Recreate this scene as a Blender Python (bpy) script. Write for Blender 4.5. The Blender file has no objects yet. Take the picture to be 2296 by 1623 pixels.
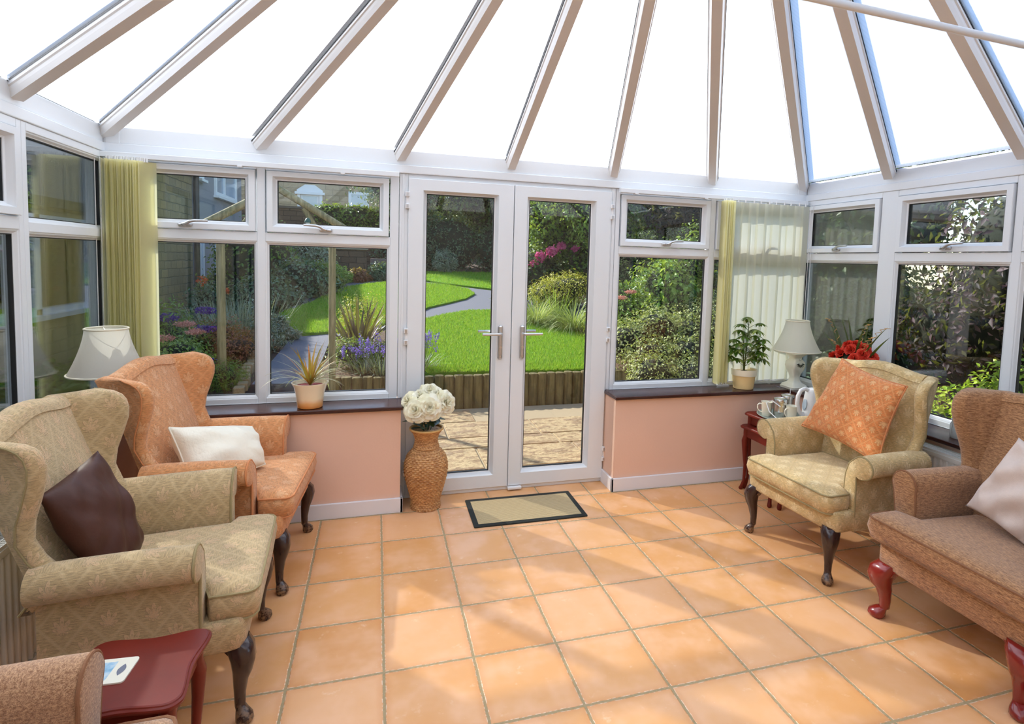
import bpy, bmesh, math, random
import numpy as np
from mathutils import Vector, Matrix
R = math.radians
PI = math.pi
scene = bpy.context.scene
COL = scene.collection
rng = np.random.default_rng(7)
random.seed(11)

# ---------------------------------------------------------------- camera, sky, sun, exposure
def setup():
    cam = bpy.data.cameras.new('camera')
    co = bpy.data.objects.new('camera', cam); COL.objects.link(co)
    r = Vector(CAM_R); u = Vector(CAM_U); f = Vector(CAM_F)
    m = Matrix(((r.x, u.x, -f.x, CAM_C[0]), (r.y, u.y, -f.y, CAM_C[1]), (r.z, u.z, -f.z, CAM_C[2]), (0, 0, 0, 1)))
    co.matrix_world = m
    cam.sensor_width = 36
    cam.lens = 1268.456 / 2296 * 36
    cam.shift_x = -(1225.908 - 1148) / 2296
    cam.shift_y = -(811.5 - 675.889) / 2296
    cam.clip_start = .02
    scene.camera = co
    w = bpy.data.worlds.new('world'); scene.world = w; w.use_nodes = True
    nt = w.node_tree; bg = nt.nodes['Background']
    sky = nt.nodes.new('ShaderNodeTexSky'); sky.sky_type = 'NISHITA'; sky.sun_disc = False
    sky.sun_elevation = R(SUN_EL); sky.sun_rotation = R(SUN_AZ_SKY); sky.air_density = 1.0; sky.dust_density = .5; sky.ozone_density = 1.0
    nt.links.new(sky.outputs[0], bg.inputs[0]); bg.inputs[1].default_value = SKY_STRENGTH
    sd = bpy.data.lights.new('sun', 'SUN'); sd.energy = SUN_ENERGY; sd.angle = R(1.1); sd.color = (1, .955, .88)
    so = bpy.data.objects.new('sun', sd); COL.objects.link(so)
    d = Vector((-math.cos(R(SUN_HEAD)) * math.cos(R(SUN_EL)), math.sin(R(SUN_HEAD)) * math.cos(R(SUN_EL)), math.sin(R(SUN_EL))))
    so.rotation_euler = d.to_track_quat('Z', 'Y').to_euler(); so.location = d * 30
    vs = scene.view_settings
    vs.view_transform = 'Standard'; vs.look = 'None'; vs.exposure = EXPOSURE; vs.gamma = 1; vs.use_curve_mapping = False
    cy = scene.cycles
    cy.use_denoising = True
    cy.max_bounces = 7; cy.diffuse_bounces = 4; cy.glossy_bounces = 3; cy.transmission_bounces = 6; cy.transparent_max_bounces = 16
    cy.use_adaptive_sampling = True; cy.adaptive_threshold = .1
    cy.sample_clamp_indirect = 6
    cy.caustics_reflective = False; cy.caustics_refractive = False
CAM_R = (0.957475, -0.286952, 0.029994); CAM_U = (-0.008034, 0.077402, 0.996968); CAM_F = (0.288404, 0.954813, -0.071806); CAM_C = (0.641655, -3.462261, 1.565034)
SUN_EL = 34.0          # degrees above the horizon
SUN_HEAD = 50.0        # sunlight travels towards (cos, -sin)
SUN_AZ_SKY = -40.0
SUN_ENERGY = 7.0
SKY_STRENGTH = .30
EXPOSURE = 0.56
setup()

# ---------------------------------------------------------------- naming helpers
def tag(o, label=None, cat=None, group=None, kind=None):
    if label: o['label'] = label
    if cat: o['category'] = cat
    if group: o['group'] = group
    if kind: o['kind'] = kind
    return o
def empty(name, loc=(0, 0, 0), rz=0, label=None, cat=None, group=None, kind=None):
    o = bpy.data.objects.new(name, None); COL.objects.link(o)
    o.location = loc; o.rotation_euler = (0, 0, rz); o.empty_display_size = .1
    return tag(o, label, cat, group, kind)
def kids(o): return [c for c in bpy.data.objects if c.parent is o]
def copy_tree(o, parent=None):
    c = o.copy(); COL.objects.link(c)
    if parent is not None: c.parent = parent
    for ch in kids(o): copy_tree(ch, c)
    return c

# ---------------------------------------------------------------- mesh builder
class MB:
    def __init__(s): s.v = []; s.f = []; s.mi = []; s.m = 0; s.T = None
    def add(s, vs, fs):
        b = len(s.v)
        if s.T is not None: vs = [tuple(s.T @ Vector(p)) for p in vs]
        s.v.extend(tuple(float(c) for c in p) for p in vs)
        s.f.extend([tuple(b + i for i in f) for f in fs]); s.mi.extend([s.m] * len(fs))
        return s
    def box(s, x0, x1, y0, y1, z0, z1, mp=None):
        x0, x1 = sorted((x0, x1)); y0, y1 = sorted((y0, y1)); z0, z1 = sorted((z0, z1))
        v = [(x0, y0, z0), (x1, y0, z0), (x1, y1, z0), (x0, y1, z0), (x0, y0, z1), (x1, y0, z1), (x1, y1, z1), (x0, y1, z1)]
        if mp: v = [mp(*p) for p in v]
        return s.add(v, [(0, 3, 2, 1), (4, 5, 6, 7), (0, 1, 5, 4), (1, 2, 6, 5), (2, 3, 7, 6), (3, 0, 4, 7)])
    def loft(s, rings, closed=True, cap0=True, cap1=True, loop=False):
        n = len(rings[0]); v = [p for r in rings for p in r]; f = []
        m = len(rings)
        for i in range(m if loop else m - 1):
            a = i * n; b = ((i + 1) % m) * n
            for j in range(n if closed else n - 1):
                k = (j + 1) % n
                f.append((a + j, a + k, b + k, b + j))
        if not loop:
            if cap0: f.append(tuple(range(n - 1, -1, -1)))
            if cap1: f.append(tuple((m - 1) * n + j for j in range(n)))
        return s.add(v, f)
    def tube(s, pts, r, seg=8, cap=True, flat=None):
        pts = [Vector(p) for p in pts]; n = len(pts)
        rr = r if hasattr(r, '__len__') else [r] * n
        t0 = (pts[1] - pts[0]).normalized()
        up = Vector((0, 0, 1)) if abs(t0.z) < .9 else Vector((1, 0, 0))
        nrm = (up - t0 * up.dot(t0)).normalized(); rings = []
        for i, p in enumerate(pts):
            t = (pts[min(i + 1, n - 1)] - pts[max(i - 1, 0)]).normalized()
            nrm = (nrm - t * nrm.dot(t))
            if nrm.length < 1e-6: nrm = t.orthogonal()
            nrm.normalize(); b = t.cross(nrm)
            rings.append([tuple(p + (nrm * math.cos(2 * PI * k / seg) + b * math.sin(2 * PI * k / seg) * (flat or 1)) * rr[i]) for k in range(seg)])
        return s.loft(rings, True, cap, cap)
    def cyl(s, p0, p1, r, seg=16, r1=None): return s.tube([p0, p1], [r, r if r1 is None else r1], seg)
    def lathe(s, prof, c=(0, 0, 0), seg=32, sx=1, sy=1, cap0=True, cap1=True):
        rings = [[(c[0] + r * sx * math.cos(2 * PI * k / seg), c[1] + r * sy * math.sin(2 * PI * k / seg), c[2] + z) for k in range(seg)] for r, z in prof]
        return s.loft(rings, True, cap0, cap1)
    def ball(s, c, r, seg=12, sx=1, sy=1, sz=1):
        n = seg // 2 + 1
        prof = [(max(1e-4, r * math.sin(PI * i / n)), -r * sz * math.cos(PI * i / n)) for i in range(n + 1)]
        return s.lathe(prof, c, seg, sx, sy)
    def grid(s, nu, nv, fn, flip=False):
        v = [fn(i / nu, j / nv) for j in range(nv + 1) for i in range(nu + 1)]; f = []
        for j in range(nv):
            for i in range(nu):
                a = j * (nu + 1) + i
                q = (a, a + 1, a + nu + 2, a + nu + 1)
                f.append(q[::-1] if flip else q)
        return s.add(v, f)
    def prism(s, poly, z0, z1, mp=None):
        n = len(poly)
        v = [(x, y, z0(x, y) if callable(z0) else z0) for x, y in poly] + [(x, y, z1(x, y) if callable(z1) else z1) for x, y in poly]
        if mp: v = [mp(*p) for p in v]
        return s.add(v, [tuple(range(n - 1, -1, -1)), tuple(range(n, 2 * n))] + [(i, (i + 1) % n, n + (i + 1) % n, n + i) for i in range(n)])
    def build(s, name, mats, parent=None, smooth=True, angle=40, bevel=0, bseg=2, subsurf=0, uv=False, label=None, recalc=True):
        me = bpy.data.meshes.new(name); me.from_pydata(s.v, [], s.f)
        if not isinstance(mats, (list, tuple)): mats = [mats]
        for m in mats: me.materials.append(m)
        me.polygons.foreach_set('material_index', s.mi)
        if recalc:
            bm = bmesh.new(); bm.from_mesh(me); bmesh.ops.recalc_face_normals(bm, faces=bm.faces); bm.to_mesh(me); bm.free()
        me.update()
        if uv: box_uv(me)
        if smooth:
            me.polygons.foreach_set('use_smooth', [True] * len(me.polygons))
            if angle < 180: me.set_sharp_from_angle(angle=R(angle))
        o = bpy.data.objects.new(name, me); COL.objects.link(o)
        if parent is not None: o.parent = parent
        if bevel:
            b = o.modifiers.new('bevel', 'BEVEL'); b.width = bevel; b.segments = bseg; b.limit_method = 'ANGLE'; b.angle_limit = R(35)
            b.harden_normals = False
        if subsurf:
            b = o.modifiers.new('subsurf', 'SUBSURF'); b.levels = subsurf; b.render_levels = subsurf
        if label: o['label'] = label
        return o
def box_uv(me):
    uvl = me.uv_layers.new(name='UVMap')
    d = uvl.data
    for p in me.polygons:
        n = p.normal; ax = max(range(3), key=lambda i: abs(n[i]) * (1.25 if i == 1 else 1))
        for li in p.loop_indices:
            c = me.vertices[me.loops[li].vertex_index].co
            d[li].uv = (c.y, c.z) if ax == 0 else (c.x, c.z) if ax == 1 else (c.y, c.x)
def raw_mesh(name, V, F, mats, parent=None, midx=None, smooth=False):
    """fast numpy mesh: V (n,3), F (m,k)"""
    V = np.asarray(V, 'f4'); F = np.asarray(F, 'i4'); k = F.shape[1]
    me = bpy.data.meshes.new(name)
    me.vertices.add(len(V)); me.vertices.foreach_set('co', V.ravel())
    me.loops.add(F.size); me.loops.foreach_set('vertex_index', F.ravel())
    me.polygons.add(len(F)); me.polygons.foreach_set('loop_start', np.arange(0, F.size, k, dtype='i4'))
    if not isinstance(mats, (list, tuple)): mats = [mats]
    for m in mats: me.materials.append(m)
    if midx is not None: me.polygons.foreach_set('material_index', np.asarray(midx, 'i4'))
    me.update(calc_edges=True)
    if smooth: me.polygons.foreach_set('use_smooth', [True] * len(F))
    o = bpy.data.objects.new(name, me); COL.objects.link(o)
    if parent is not None: o.parent = parent
    return o

# ---------------------------------------------------------------- materials
class NT:
    def __init__(s, name):
        s.mat = bpy.data.materials.new(name); s.mat.use_nodes = True
        s.t = s.mat.node_tree; s.b = s.t.nodes['Principled BSDF']; s.out = s.t.nodes['Material Output']
    def node(s, typ, **props):
        n = s.t.nodes.new('ShaderNode' + typ)
        for k, v in props.items(): setattr(n, k, v)
        return n
    def put(s, sock, v):
        if isinstance(v, bpy.types.NodeSocket): s.t.links.new(v, sock)
        elif v is not None: sock.default_value = v if not (hasattr(v, '__len__') and len(v) == 3 and sock.type == 'RGBA') else (*v, 1)
    def m(s, op, a, b=None, c=None, clamp=False):
        n = s.node('Math', operation=op, use_clamp=clamp)
        s.put(n.inputs[0], a); s.put(n.inputs[1], b); s.put(n.inputs[2], c)
        return n.outputs[0]
    def smooth(s, v, lo, hi):
        n = s.node('MapRange', interpolation_type='SMOOTHSTEP')
        s.put(n.inputs['Value'], v); s.put(n.inputs['From Min'], lo); s.put(n.inputs['From Max'], hi)
        return n.outputs[0]
    def mix(s, f, a, b, mode='MIX'):
        n = s.node('Mix', data_type='RGBA', blend_type=mode)
        s.put(n.inputs[0], f); s.put(n.inputs[6], a); s.put(n.inputs[7], b)
        return n.outputs[2]
    def noise(s, vec, scale, detail=3, rough=.5, dim='3D'):
        n = s.node('TexNoise', noise_dimensions=dim)
        if vec is not None: s.t.links.new(vec, n.inputs['Vector'])
        n.inputs['Scale'].default_value = scale; n.inputs['Detail'].default_value = detail; n.inputs['Roughness'].default_value = rough
        return n.outputs['Fac']
    def vor(s, vec, scale, feat='F1', out='Distance', rand=1):
        n = s.node('TexVoronoi', feature=feat)
        if vec is not None: s.t.links.new(vec, n.inputs['Vector'])
        n.inputs['Scale'].default_value = scale; n.inputs['Randomness'].default_value = rand
        return n.outputs[out]
    def ramp(s, fac, stops):
        n = s.node('ValToRGB'); e = n.color_ramp.elements
        while len(e) < len(stops): e.new(.5)
        for i, (p, c) in enumerate(stops): e[i].position = p; e[i].color = (*c, 1) if len(c) == 3 else c
        s.put(n.inputs[0], fac); return n.outputs[0]
    def coord(s, kind='Object'): return s.node('TexCoord').outputs[kind]
    def scale(s, vec, sc, rot=None):
        n = s.node('Mapping'); s.t.links.new(vec, n.inputs[0]); n.inputs['Scale'].default_value = sc
        if rot: n.inputs['Rotation'].default_value = rot
        return n.outputs[0]
    def xyz(s, vec):
        n = s.node('SeparateXYZ'); s.t.links.new(vec, n.inputs[0]); return n.outputs
    def comb(s, x, y, z=0):
        n = s.node('CombineXYZ'); s.put(n.inputs[0], x); s.put(n.inputs[1], y); s.put(n.inputs[2], z); return n.outputs[0]
    def bump(s, h, strength=.3, dist=.01):
        n = s.node('Bump'); s.put(n.inputs['Height'], h); n.inputs['Strength'].default_value = strength; n.inputs['Distance'].default_value = dist
        s.t.links.new(n.outputs[0], s.b.inputs['Normal'])
    def set(s, **kw):
        names = dict(color='Base Color', rough='Roughness', metal='Metallic', spec='Specular IOR Level', sheen='Sheen Weight', coat='Coat Weight', coatr='Coat Roughness', emis='Emission Color', es='Emission Strength')
        for k, v in kw.items(): s.put(s.b.inputs[names[k]], v)
        return s
    def island(s):
        return s.node('NewGeometry').outputs['Random Per Island']
def rgb(r, g, b):
    f = lambda c: ((c / 255 + .055) / 1.055) ** 2.4 if c > 10 else c / 255 / 12.92
    return (f(r), f(g), f(b))
def simple(name, col, rough=.5, metal=0, spec=.5, vary=0, nscale=8, bump=0, bscale=60, coat=0, sheen=0):
    n = NT(name); n.set(rough=rough, metal=metal, spec=spec, coat=coat, sheen=sheen)
    if vary:
        f = n.noise(n.coord(), nscale, 4)
        n.set(color=n.mix(f, tuple(c * (1 - vary) for c in col), tuple(min(1, c * (1 + vary)) for c in col)))
    else: n.set(color=(*col, 1))
    if bump: n.bump(n.noise(n.coord(), bscale, 4), bump, .01)
    return n.mat

def fabric_damask(name, ground, motif, lattice, size=.075, asp=1.25):
    n = NT(name); uv = n.coord('UV'); c = n.xyz(uv)
    # slight thread wobble
    w = n.noise(uv, 70, 2)
    u = n.m('ADD', c[0], n.m('MULTIPLY', w, .003)); v = n.m('ADD', c[1], n.m('MULTIPLY', w, .004))
    a = n.m('DIVIDE', u, size); b = n.m('DIVIDE', v, size * asp)
    p = n.m('ADD', a, b); q = n.m('SUBTRACT', a, b)
    fp = n.m('SUBTRACT', n.m('FRACT', p), .5); fq = n.m('SUBTRACT', n.m('FRACT', q), .5)
    dx = n.m('ADD', fp, fq); dy = n.m('ADD', n.m('SUBTRACT', fp, fq), .22)
    r = n.m('SQRT', n.m('ADD', n.m('MULTIPLY', dx, dx), n.m('MULTIPLY', dy, dy)))
    th = n.m('ARCTAN2', dx, dy)
    pet = n.m('ABSOLUTE', n.m('COSINE', n.m('MULTIPLY', th, 4.5)))
    fade = n.m('ADD', n.m('MULTIPLY', n.m('COSINE', th), .5), .5)
    rad = n.m('MULTIPLY', n.m('ADD', .20, n.m('MULTIPLY', pet, .34)), n.m('ADD', .32, n.m('MULTIPLY', fade, .80)))
    mo = n.smooth(n.m('SUBTRACT', rad, r), -.02, .05)
    ring = n.smooth(n.m('SUBTRACT', .035, n.m('ABSOLUTE', n.m('SUBTRACT', r, n.m('MULTIPLY', rad, .62)))), -.01, .02)
    mo = n.m('MULTIPLY', mo, n.m('SUBTRACT', 1, n.m('MULTIPLY', ring, .6)))
    # curl dots around the palmette
    ed = n.m('MINIMUM', n.m('SUBTRACT', .5, n.m('ABSOLUTE', fp)), n.m('SUBTRACT', .5, n.m('ABSOLUTE', fq)))
    la = n.m('SUBTRACT', 1, n.smooth(ed, .035, .075))
    inn = n.m('MULTIPLY', n.smooth(ed, .01, .03), .35)
    la = n.m('MULTIPLY', la, n.m('SUBTRACT', 1, inn))
    streak = n.noise(n.scale(uv, (45, 330, 1)), 1, 4, .7)
    speck = n.noise(n.scale(uv, (250, 700, 1)), 1, 2, .6)
    g2 = n.mix(n.smooth(streak, .3, .7), tuple(x * .66 for x in ground), tuple(min(1, x * 1.22) for x in ground))
    col = n.mix(n.m('MULTIPLY', la, .55), g2, lattice)
    col = n.mix(n.m('MULTIPLY', mo, n.m('ADD', -.05, n.m('MULTIPLY', speck, 1.6)), clamp=True), col, motif)
    n.set(color=col, rough=.85, spec=.25, sheen=.25)
    h = n.m('ADD', n.m('MULTIPLY', streak, .6), n.m('ADD', n.m('MULTIPLY', mo, .5), n.m('MULTIPLY', speck, .5)))
    n.bump(h, .8, .004)
    return n.mat
def fabric_chenille(name, dark, light, fx=90, fy=260):
    n = NT(name); uv = n.coord('UV')
    s1 = n.noise(n.scale(uv, (fx, fy, 1)), 1, 4, .75); s2 = n.noise(n.scale(uv, (fx * 3, fy * 3, 1)), 1, 2, .6)
    f = n.smooth(n.m('ADD', n.m('MULTIPLY', s1, .65), n.m('MULTIPLY', s2, .35)), .36, .66)
    big = n.noise(uv, 4, 2)
    col = n.mix(f, dark, light)
    col = n.mix(n.m('MULTIPLY', big, .25), col, tuple(c * .75 for c in light))
    n.set(color=col, rough=.9, spec=.2, sheen=.35)
    n.bump(n.m('ADD', s1, n.m('MULTIPLY', s2, .6)), .7, .004)
    return n.mat
def leaf_mat(name, cols, rough=.45, trans=.35, spec=.5):
    """leaf colour varies leaf by leaf; thin-leaf translucency"""
    n = NT(name); isl = n.island()
    k = len(cols); col = n.ramp(isl, [(i / (k - 1) if k > 1 else 0, c) for i, c in enumerate(cols)])
    n.set(color=col, rough=rough, spec=spec)
    tr = n.node('BsdfTranslucent'); n.t.links.new(n.mix(.5, col, (.5, .6, .05), 'MIX'), tr.inputs[0])
    mx = n.node('MixShader'); mx.inputs[0].default_value = trans
    n.t.links.new(n.b.outputs[0], mx.inputs[1]); n.t.links.new(tr.outputs[0], mx.inputs[2]); n.t.links.new(mx.outputs[0], n.out.inputs[0])
    return n.mat
def petal_mat(name, cols, trans=.3):
    n = NT(name); isl = n.island(); k = len(cols)
    col = n.ramp(isl, [(i / (k - 1), c) for i, c in enumerate(cols)]); n.set(color=col, rough=.6, spec=.3)
    tr = n.node('BsdfTranslucent'); n.t.links.new(col, tr.inputs[0]); mx = n.node('MixShader'); mx.inputs[0].default_value = trans
    n.t.links.new(n.b.outputs[0], mx.inputs[1]); n.t.links.new(tr.outputs[0], mx.inputs[2]); n.t.links.new(mx.outputs[0], n.out.inputs[0])
    return n.mat
def diffusing(name, col, trans_col, f=.6, stripes=None, rough=.4, clear=0):
    n = NT(name); n.set(color=(*col, 1), rough=rough)
    tr = n.node('BsdfTranslucent'); tr.inputs[0].default_value = (*trans_col, 1)
    if stripes:
        c = n.xyz(n.coord('UV')); w = n.m('SINE', n.m('MULTIPLY', c[0], 2 * PI / stripes))
        st = n.smooth(w, -.2, 1)
        n.t.links.new(n.mix(st, trans_col, tuple(x * .95 for x in trans_col)), tr.inputs[0])
    mx = n.node('MixShader'); mx.inputs[0].default_value = f
    n.t.links.new(n.b.outputs[0], mx.inputs[1]); n.t.links.new(tr.outputs[0], mx.inputs[2])
    last = mx
    if clear:
        tp = n.node('BsdfTransparent'); m2 = n.node('MixShader'); m2.inputs[0].default_value = clear
        n.t.links.new(mx.outputs[0], m2.inputs[1]); n.t.links.new(tp.outputs[0], m2.inputs[2]); last = m2
    n.t.links.new(last.outputs[0], n.out.inputs[0])
    return n.mat
def glass_mat(name, tint=(.93, .97, .95), refl=1.0):
    n = NT(name); tp = n.node('BsdfTransparent'); tp.inputs[0].default_value = (*tint, 1)
    gl = n.node('BsdfGlossy'); gl.inputs['Roughness'].default_value = .003; gl.inputs['Color'].default_value = (1, 1, 1, 1)
    fr = n.node('Fresnel'); fr.inputs[0].default_value = 1.5
    mx = n.node('MixShader'); n.t.links.new(n.m('MULTIPLY', fr.outputs[0], refl), mx.inputs[0])
    n.t.links.new(tp.outputs[0], mx.inputs[1]); n.t.links.new(gl.outputs[0], mx.inputs[2]); n.t.links.new(mx.outputs[0], n.out.inputs[0])
    return n.mat

M = {}
M['upvc'] = simple('upvc_white', (.83, .86, .89), .3, spec=.5)
M['upvc_roof'] = simple('upvc_roof_bar', (.80, .78, .76), .35)
M['gasket'] = simple('black_gasket', (.01, .01, .012), .5)
M['glass'] = glass_mat('window_glass', (.95, .97, .96), .8)
M['salmon'] = simple('salmon_wall_paint', rgb(240, 200, 176), .75, vary=.03, nscale=3, bump=.05, bscale=90)
M['skirting'] = simple('white_gloss_skirting', (.84, .84, .88), .3)
M['sill'] = simple('dark_mahogany_sill', rgb(66, 34, 30), .25, vary=.15, nscale=20)
M['chrome'] = simple('brushed_chrome', (.62, .62, .63), .3, metal=1)
M['steel'] = simple('stainless_steel', (.7, .68, .66), .22, metal=1)
M['white_metal'] = simple('white_radiator_enamel', (.82, .81, .77), .35)
M['cream_wall'] = simple('cream_house_wall', rgb(235, 222, 200), .8, vary=.04)
M['darkwood'] = simple('dark_walnut_leg', rgb(52, 34, 30), .25, vary=.3, nscale=14, coat=.4)
M['redwood'] = simple('red_mahogany', rgb(112, 34, 22), .38, spec=.35, vary=.3, nscale=9)
M['redleg'] = simple('cherry_red_leg', rgb(128, 30, 24), .22, vary=.2, nscale=9, coat=.5)
def worn_leg():
    n = NT('worn_walnut_leg'); co = n.coord(); z = n.xyz(co)[2]
    nz = n.noise(co, 60, 5, .7)
    f = n.m('MULTIPLY', n.smooth(nz, .42, .6), n.m('SUBTRACT', 1, n.smooth(z, .015, .075)))
    n.set(color=n.mix(f, rgb(52, 32, 28), rgb(150, 116, 84)), rough=n.m('ADD', .22, n.m('MULTIPLY', f, .5)), coat=.3)
    return n.mat
M['worn'] = worn_leg()
M['green_damask'] = fabric_damask('sage_damask', rgb(196, 168, 124), rgb(220, 184, 142), rgb(212, 186, 142), .115, 1.3)
M['green_damask2'] = fabric_damask('straw_damask', rgb(216, 186, 132), rgb(240, 216, 166), rgb(196, 162, 106), .115, 1.3)
M['orange_damask'] = fabric_damask('apricot_damask', rgb(222, 154, 100), rgb(238, 184, 136), rgb(230, 168, 118), .115, 1.3)
M['orange_cushion'] = fabric_damask('terracotta_cushion_damask', rgb(228, 142, 82), rgb(248, 200, 142), rgb(238, 176, 118), .078, 1.25)
M['brown_chenille'] = fabric_chenille('brown_chenille', rgb(112, 66, 36), rgb(210, 158, 110), 38, 190)
M['brown_chenille2'] = fabric_chenille('fawn_chenille', rgb(122, 76, 48), rgb(216, 172, 132), 130, 180)
M['piping_g'] = simple('sage_piping', rgb(160, 142, 100), .8, bump=.3, bscale=400)
M['piping_o'] = simple('apricot_piping', rgb(214, 140, 90), .8, bump=.3, bscale=400)
M['piping_b'] = simple('brown_piping', rgb(140, 96, 66), .85, bump=.3, bscale=400)
M['cream_cloth'] = simple('cream_jacquard', rgb(244, 238, 220), .8, vary=.03, nscale=30, bump=.25, bscale=70, sheen=.2)
M['beige_cloth'] = simple('pale_beige_weave', rgb(216, 196, 184), .9, vary=.05, nscale=90, bump=.3, bscale=500, sheen=.3)
M['dark_satin'] = simple('dark_brown_satin', rgb(74, 42, 32), .5, spec=.3, vary=.35, nscale=7, bump=.35, bscale=14)
M['lampshade'] = diffusing('pleated_cream_shade', rgb(252, 249, 238), rgb(253, 250, 240), .62, rough=.8)
M['ceramic'] = simple('cream_ceramic', rgb(246, 242, 224), .15, coat=.5)
M['white_plastic'] = simple('white_plastic', (.85, .85, .86), .25)
M['black'] = simple('black_metal', (.02, .02, .02), .4)
M['blind_y'] = diffusing('yellow_cream_blind', rgb(255, 251, 222), rgb(255, 251, 210), .76, rough=.8)
M['blind_w'] = diffusing('ivory_blind', rgb(250, 248, 234), rgb(254, 252, 236), .78, rough=.8)
M['poly'] = diffusing('opal_polycarbonate', (.84, .86, .88), (.92, .95, .98), .80, stripes=.02, rough=.35)
M['polyclear'] = glass_mat('clear_outer_polycarbonate_skin', (.97, .98, .99), .2)
M['rope'] = simple('grey_cable', (.75, .75, .75), .5)

# ================================================================ ROOM SHELL
XL, XR, YB, YF = -.80, 3.85, .24, -4.30       # glazing planes (left, right, back) and the house wall
EZ = 2.08                                      # underside of the eaves beam
def floor_mat():
    n = NT('terracotta_tiles'); c = n.xyz(n.coord('Object')); T = .34
    wob = n.noise(n.coord('Object'), 22, 3); wv = n.m('MULTIPLY', n.m('SUBTRACT', wob, .5), .02)
    tx = n.m('ADD', n.m('DIVIDE', c[0], T), wv); ty = n.m('ADD', n.m('DIVIDE', c[1], T), wv)
    fx = n.m('ABSOLUTE', n.m('SUBTRACT', n.m('FRACT', n.m('ADD', tx, .5)), .5)); fy = n.m('ABSOLUTE', n.m('SUBTRACT', n.m('FRACT', n.m('ADD', ty, .5)), .5))
    d = n.m('MINIMUM', fx, fy)
    grout = n.m('SUBTRACT', 1, n.smooth(d, .011, .017))
    wn = n.node('TexWhiteNoise', noise_dimensions='2D'); n.put(wn.inputs['Vector'], n.comb(n.m('FLOOR', tx), n.m('FLOOR', ty)))
    base = n.ramp(wn.outputs['Value'], [(0, rgb(222, 158, 96)), (.5, rgb(230, 170, 110)), (1, rgb(234, 176, 124))])
    # cloudy, slightly pinker and lighter patches, different on every tile
    off = n.node('VectorMath', operation='ADD'); n.t.links.new(n.coord('Object'), off.inputs[0]); n.t.links.new(n.comb(n.m('MULTIPLY', wn.outputs['Value'], 37), n.m('MULTIPLY', wn.outputs['Value'], 91)), off.inputs[1])
    big = n.noise(off.outputs[0], 5, 3, .55); med = n.noise(off.outputs[0], 13, 5, .65)
    col = n.mix(n.smooth(big, .35, .7), base, rgb(238, 184, 138))
    col = n.mix(n.m('MULTIPLY', n.smooth(med, .60, .74), .55), col, rgb(248, 214, 176))
    edge = n.m('SUBTRACT', 1, n.smooth(d, .02, .10))
    col = n.mix(n.m('MULTIPLY', edge, .28), col, rgb(210, 134, 76))
    chips = n.m('MULTIPLY', n.smooth(n.noise(n.coord('Object'), 130, 3, .6), .70, .76), n.smooth(big, .42, .6))
    col = n.mix(chips, col, rgb(255, 230, 195))
    rim = n.m('MULTIPLY', n.m('SUBTRACT', n.smooth(d, .012, .016), n.smooth(d, .018, .026)), n.smooth(n.noise(n.coord('Object'), 60, 2), .45, .6))
    col = n.mix(n.m('MULTIPLY', rim, .8), col, rgb(255, 232, 205))
    col = n.mix(grout, col, n.mix(n.noise(n.coord('Object'), 90, 3), rgb(150, 128, 92), rgb(186, 166, 126)))
    n.set(color=col, rough=n.m('ADD', n.m('MULTIPLY', grout, .4), n.m('ADD', .27, n.m('MULTIPLY', med, .2))), spec=.5)
    h = n.m('ADD', n.smooth(d, .010, .024), n.m('MULTIPLY', n.noise(n.coord('Object'), 9, 4), .5))
    n.bump(h, .45, .006)
    return n.mat
fl = MB().box(XL - .12, XR + .12, YF - .1, YB + .07, -.10, 0).build('floor', floor_mat(), smooth=False)
tag(fl, 'peach terracotta tile floor with grey grout', kind='structure')

def struct(o, label): return tag(o, label, kind='structure')
# dwarf walls
wl = MB().box(XL - .12, -.58, YF, YB + .12, 0, .64).build('wall_left', M['salmon'], smooth=False); struct(wl, 'salmon dwarf wall below the left windows')
wr = MB().box(3.61, XR + .12, YF, YB + .12, 0, .64).build('wall_right', M['salmon'], smooth=False); struct(wr, 'salmon dwarf wall below the right windows')
wb = MB().box(-.58, .79, .02, YB + .12, 0, .64)
wb.box(2.205, 3.61, .02, YB + .12, 0, .64)
wb = wb.build('wall_back', M['salmon'], smooth=False); struct(wb, 'salmon dwarf walls either side of the french doors')
wf = MB().box(XL - .12, XR + .12, YF - .25, YF, 0, 2.9).build('wall_front', M['cream_wall'], smooth=False); struct(wf, 'cream house wall behind the camera')
def skirt(name, segs, label):
    b = MB()
    for (x0, x1, y0, y1) in segs: b.box(x0, x1, y0, y1, 0, .092)
    o = b.build(name, M['skirting'], smooth=False, bevel=.003); struct(o, label)
skirt('baseboard_back', [(-.56, .806, .004, .02), (.79, .806, .004, .21), (2.189, 3.595, .004, .02), (2.189, 2.205, .004, .21)], 'white skirting board along the back dwarf walls')
skirt('baseboard_left', [(-.58, -.564, YF, .004)], 'white skirting board on the left')
skirt('baseboard_right', [(3.594, 3.61, YF, .004)], 'white skirting board on the right')
# window boards
def sill(name, boxes, label):
    b = MB()
    for t in boxes: b.box(*t, .64, .664)
    o = b.build(name, M['sill'], bevel=.006, bseg=3); struct(o, label)
sill('trim_1', [(-.545, .80, -.012, .215)], 'dark wooden window board left of the doors')
sill('trim_2', [(2.193, 3.575, -.012, .215)], 'dark wooden window board right of the doors')
sill('trim_3', [(-.775, -.547, YF, .215)], 'dark wooden window board under the left windows')
sill('trim_4', [(3.577, 3.825, YF, .215)], 'dark wooden window board under the right windows')
# eaves beam
b = MB()
for z0, z1, i in ((EZ, EZ + .05, -.03), (EZ + .05, 2.219, 0)):
    b.box(XL - .1, XR + .1, .205 + i * .3, .36, z0, z1)
    b.box(XL - .1, -.775 - i * .3, YF, .20, z0, z1)
    b.box(3.825 + i * .3, XR + .1, YF, .20, z0, z1)
ev = b.build('trim_5', M['upvc'], smooth=False, bevel=.004); struct(ev, 'white eaves beam round the top of the windows')
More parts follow.
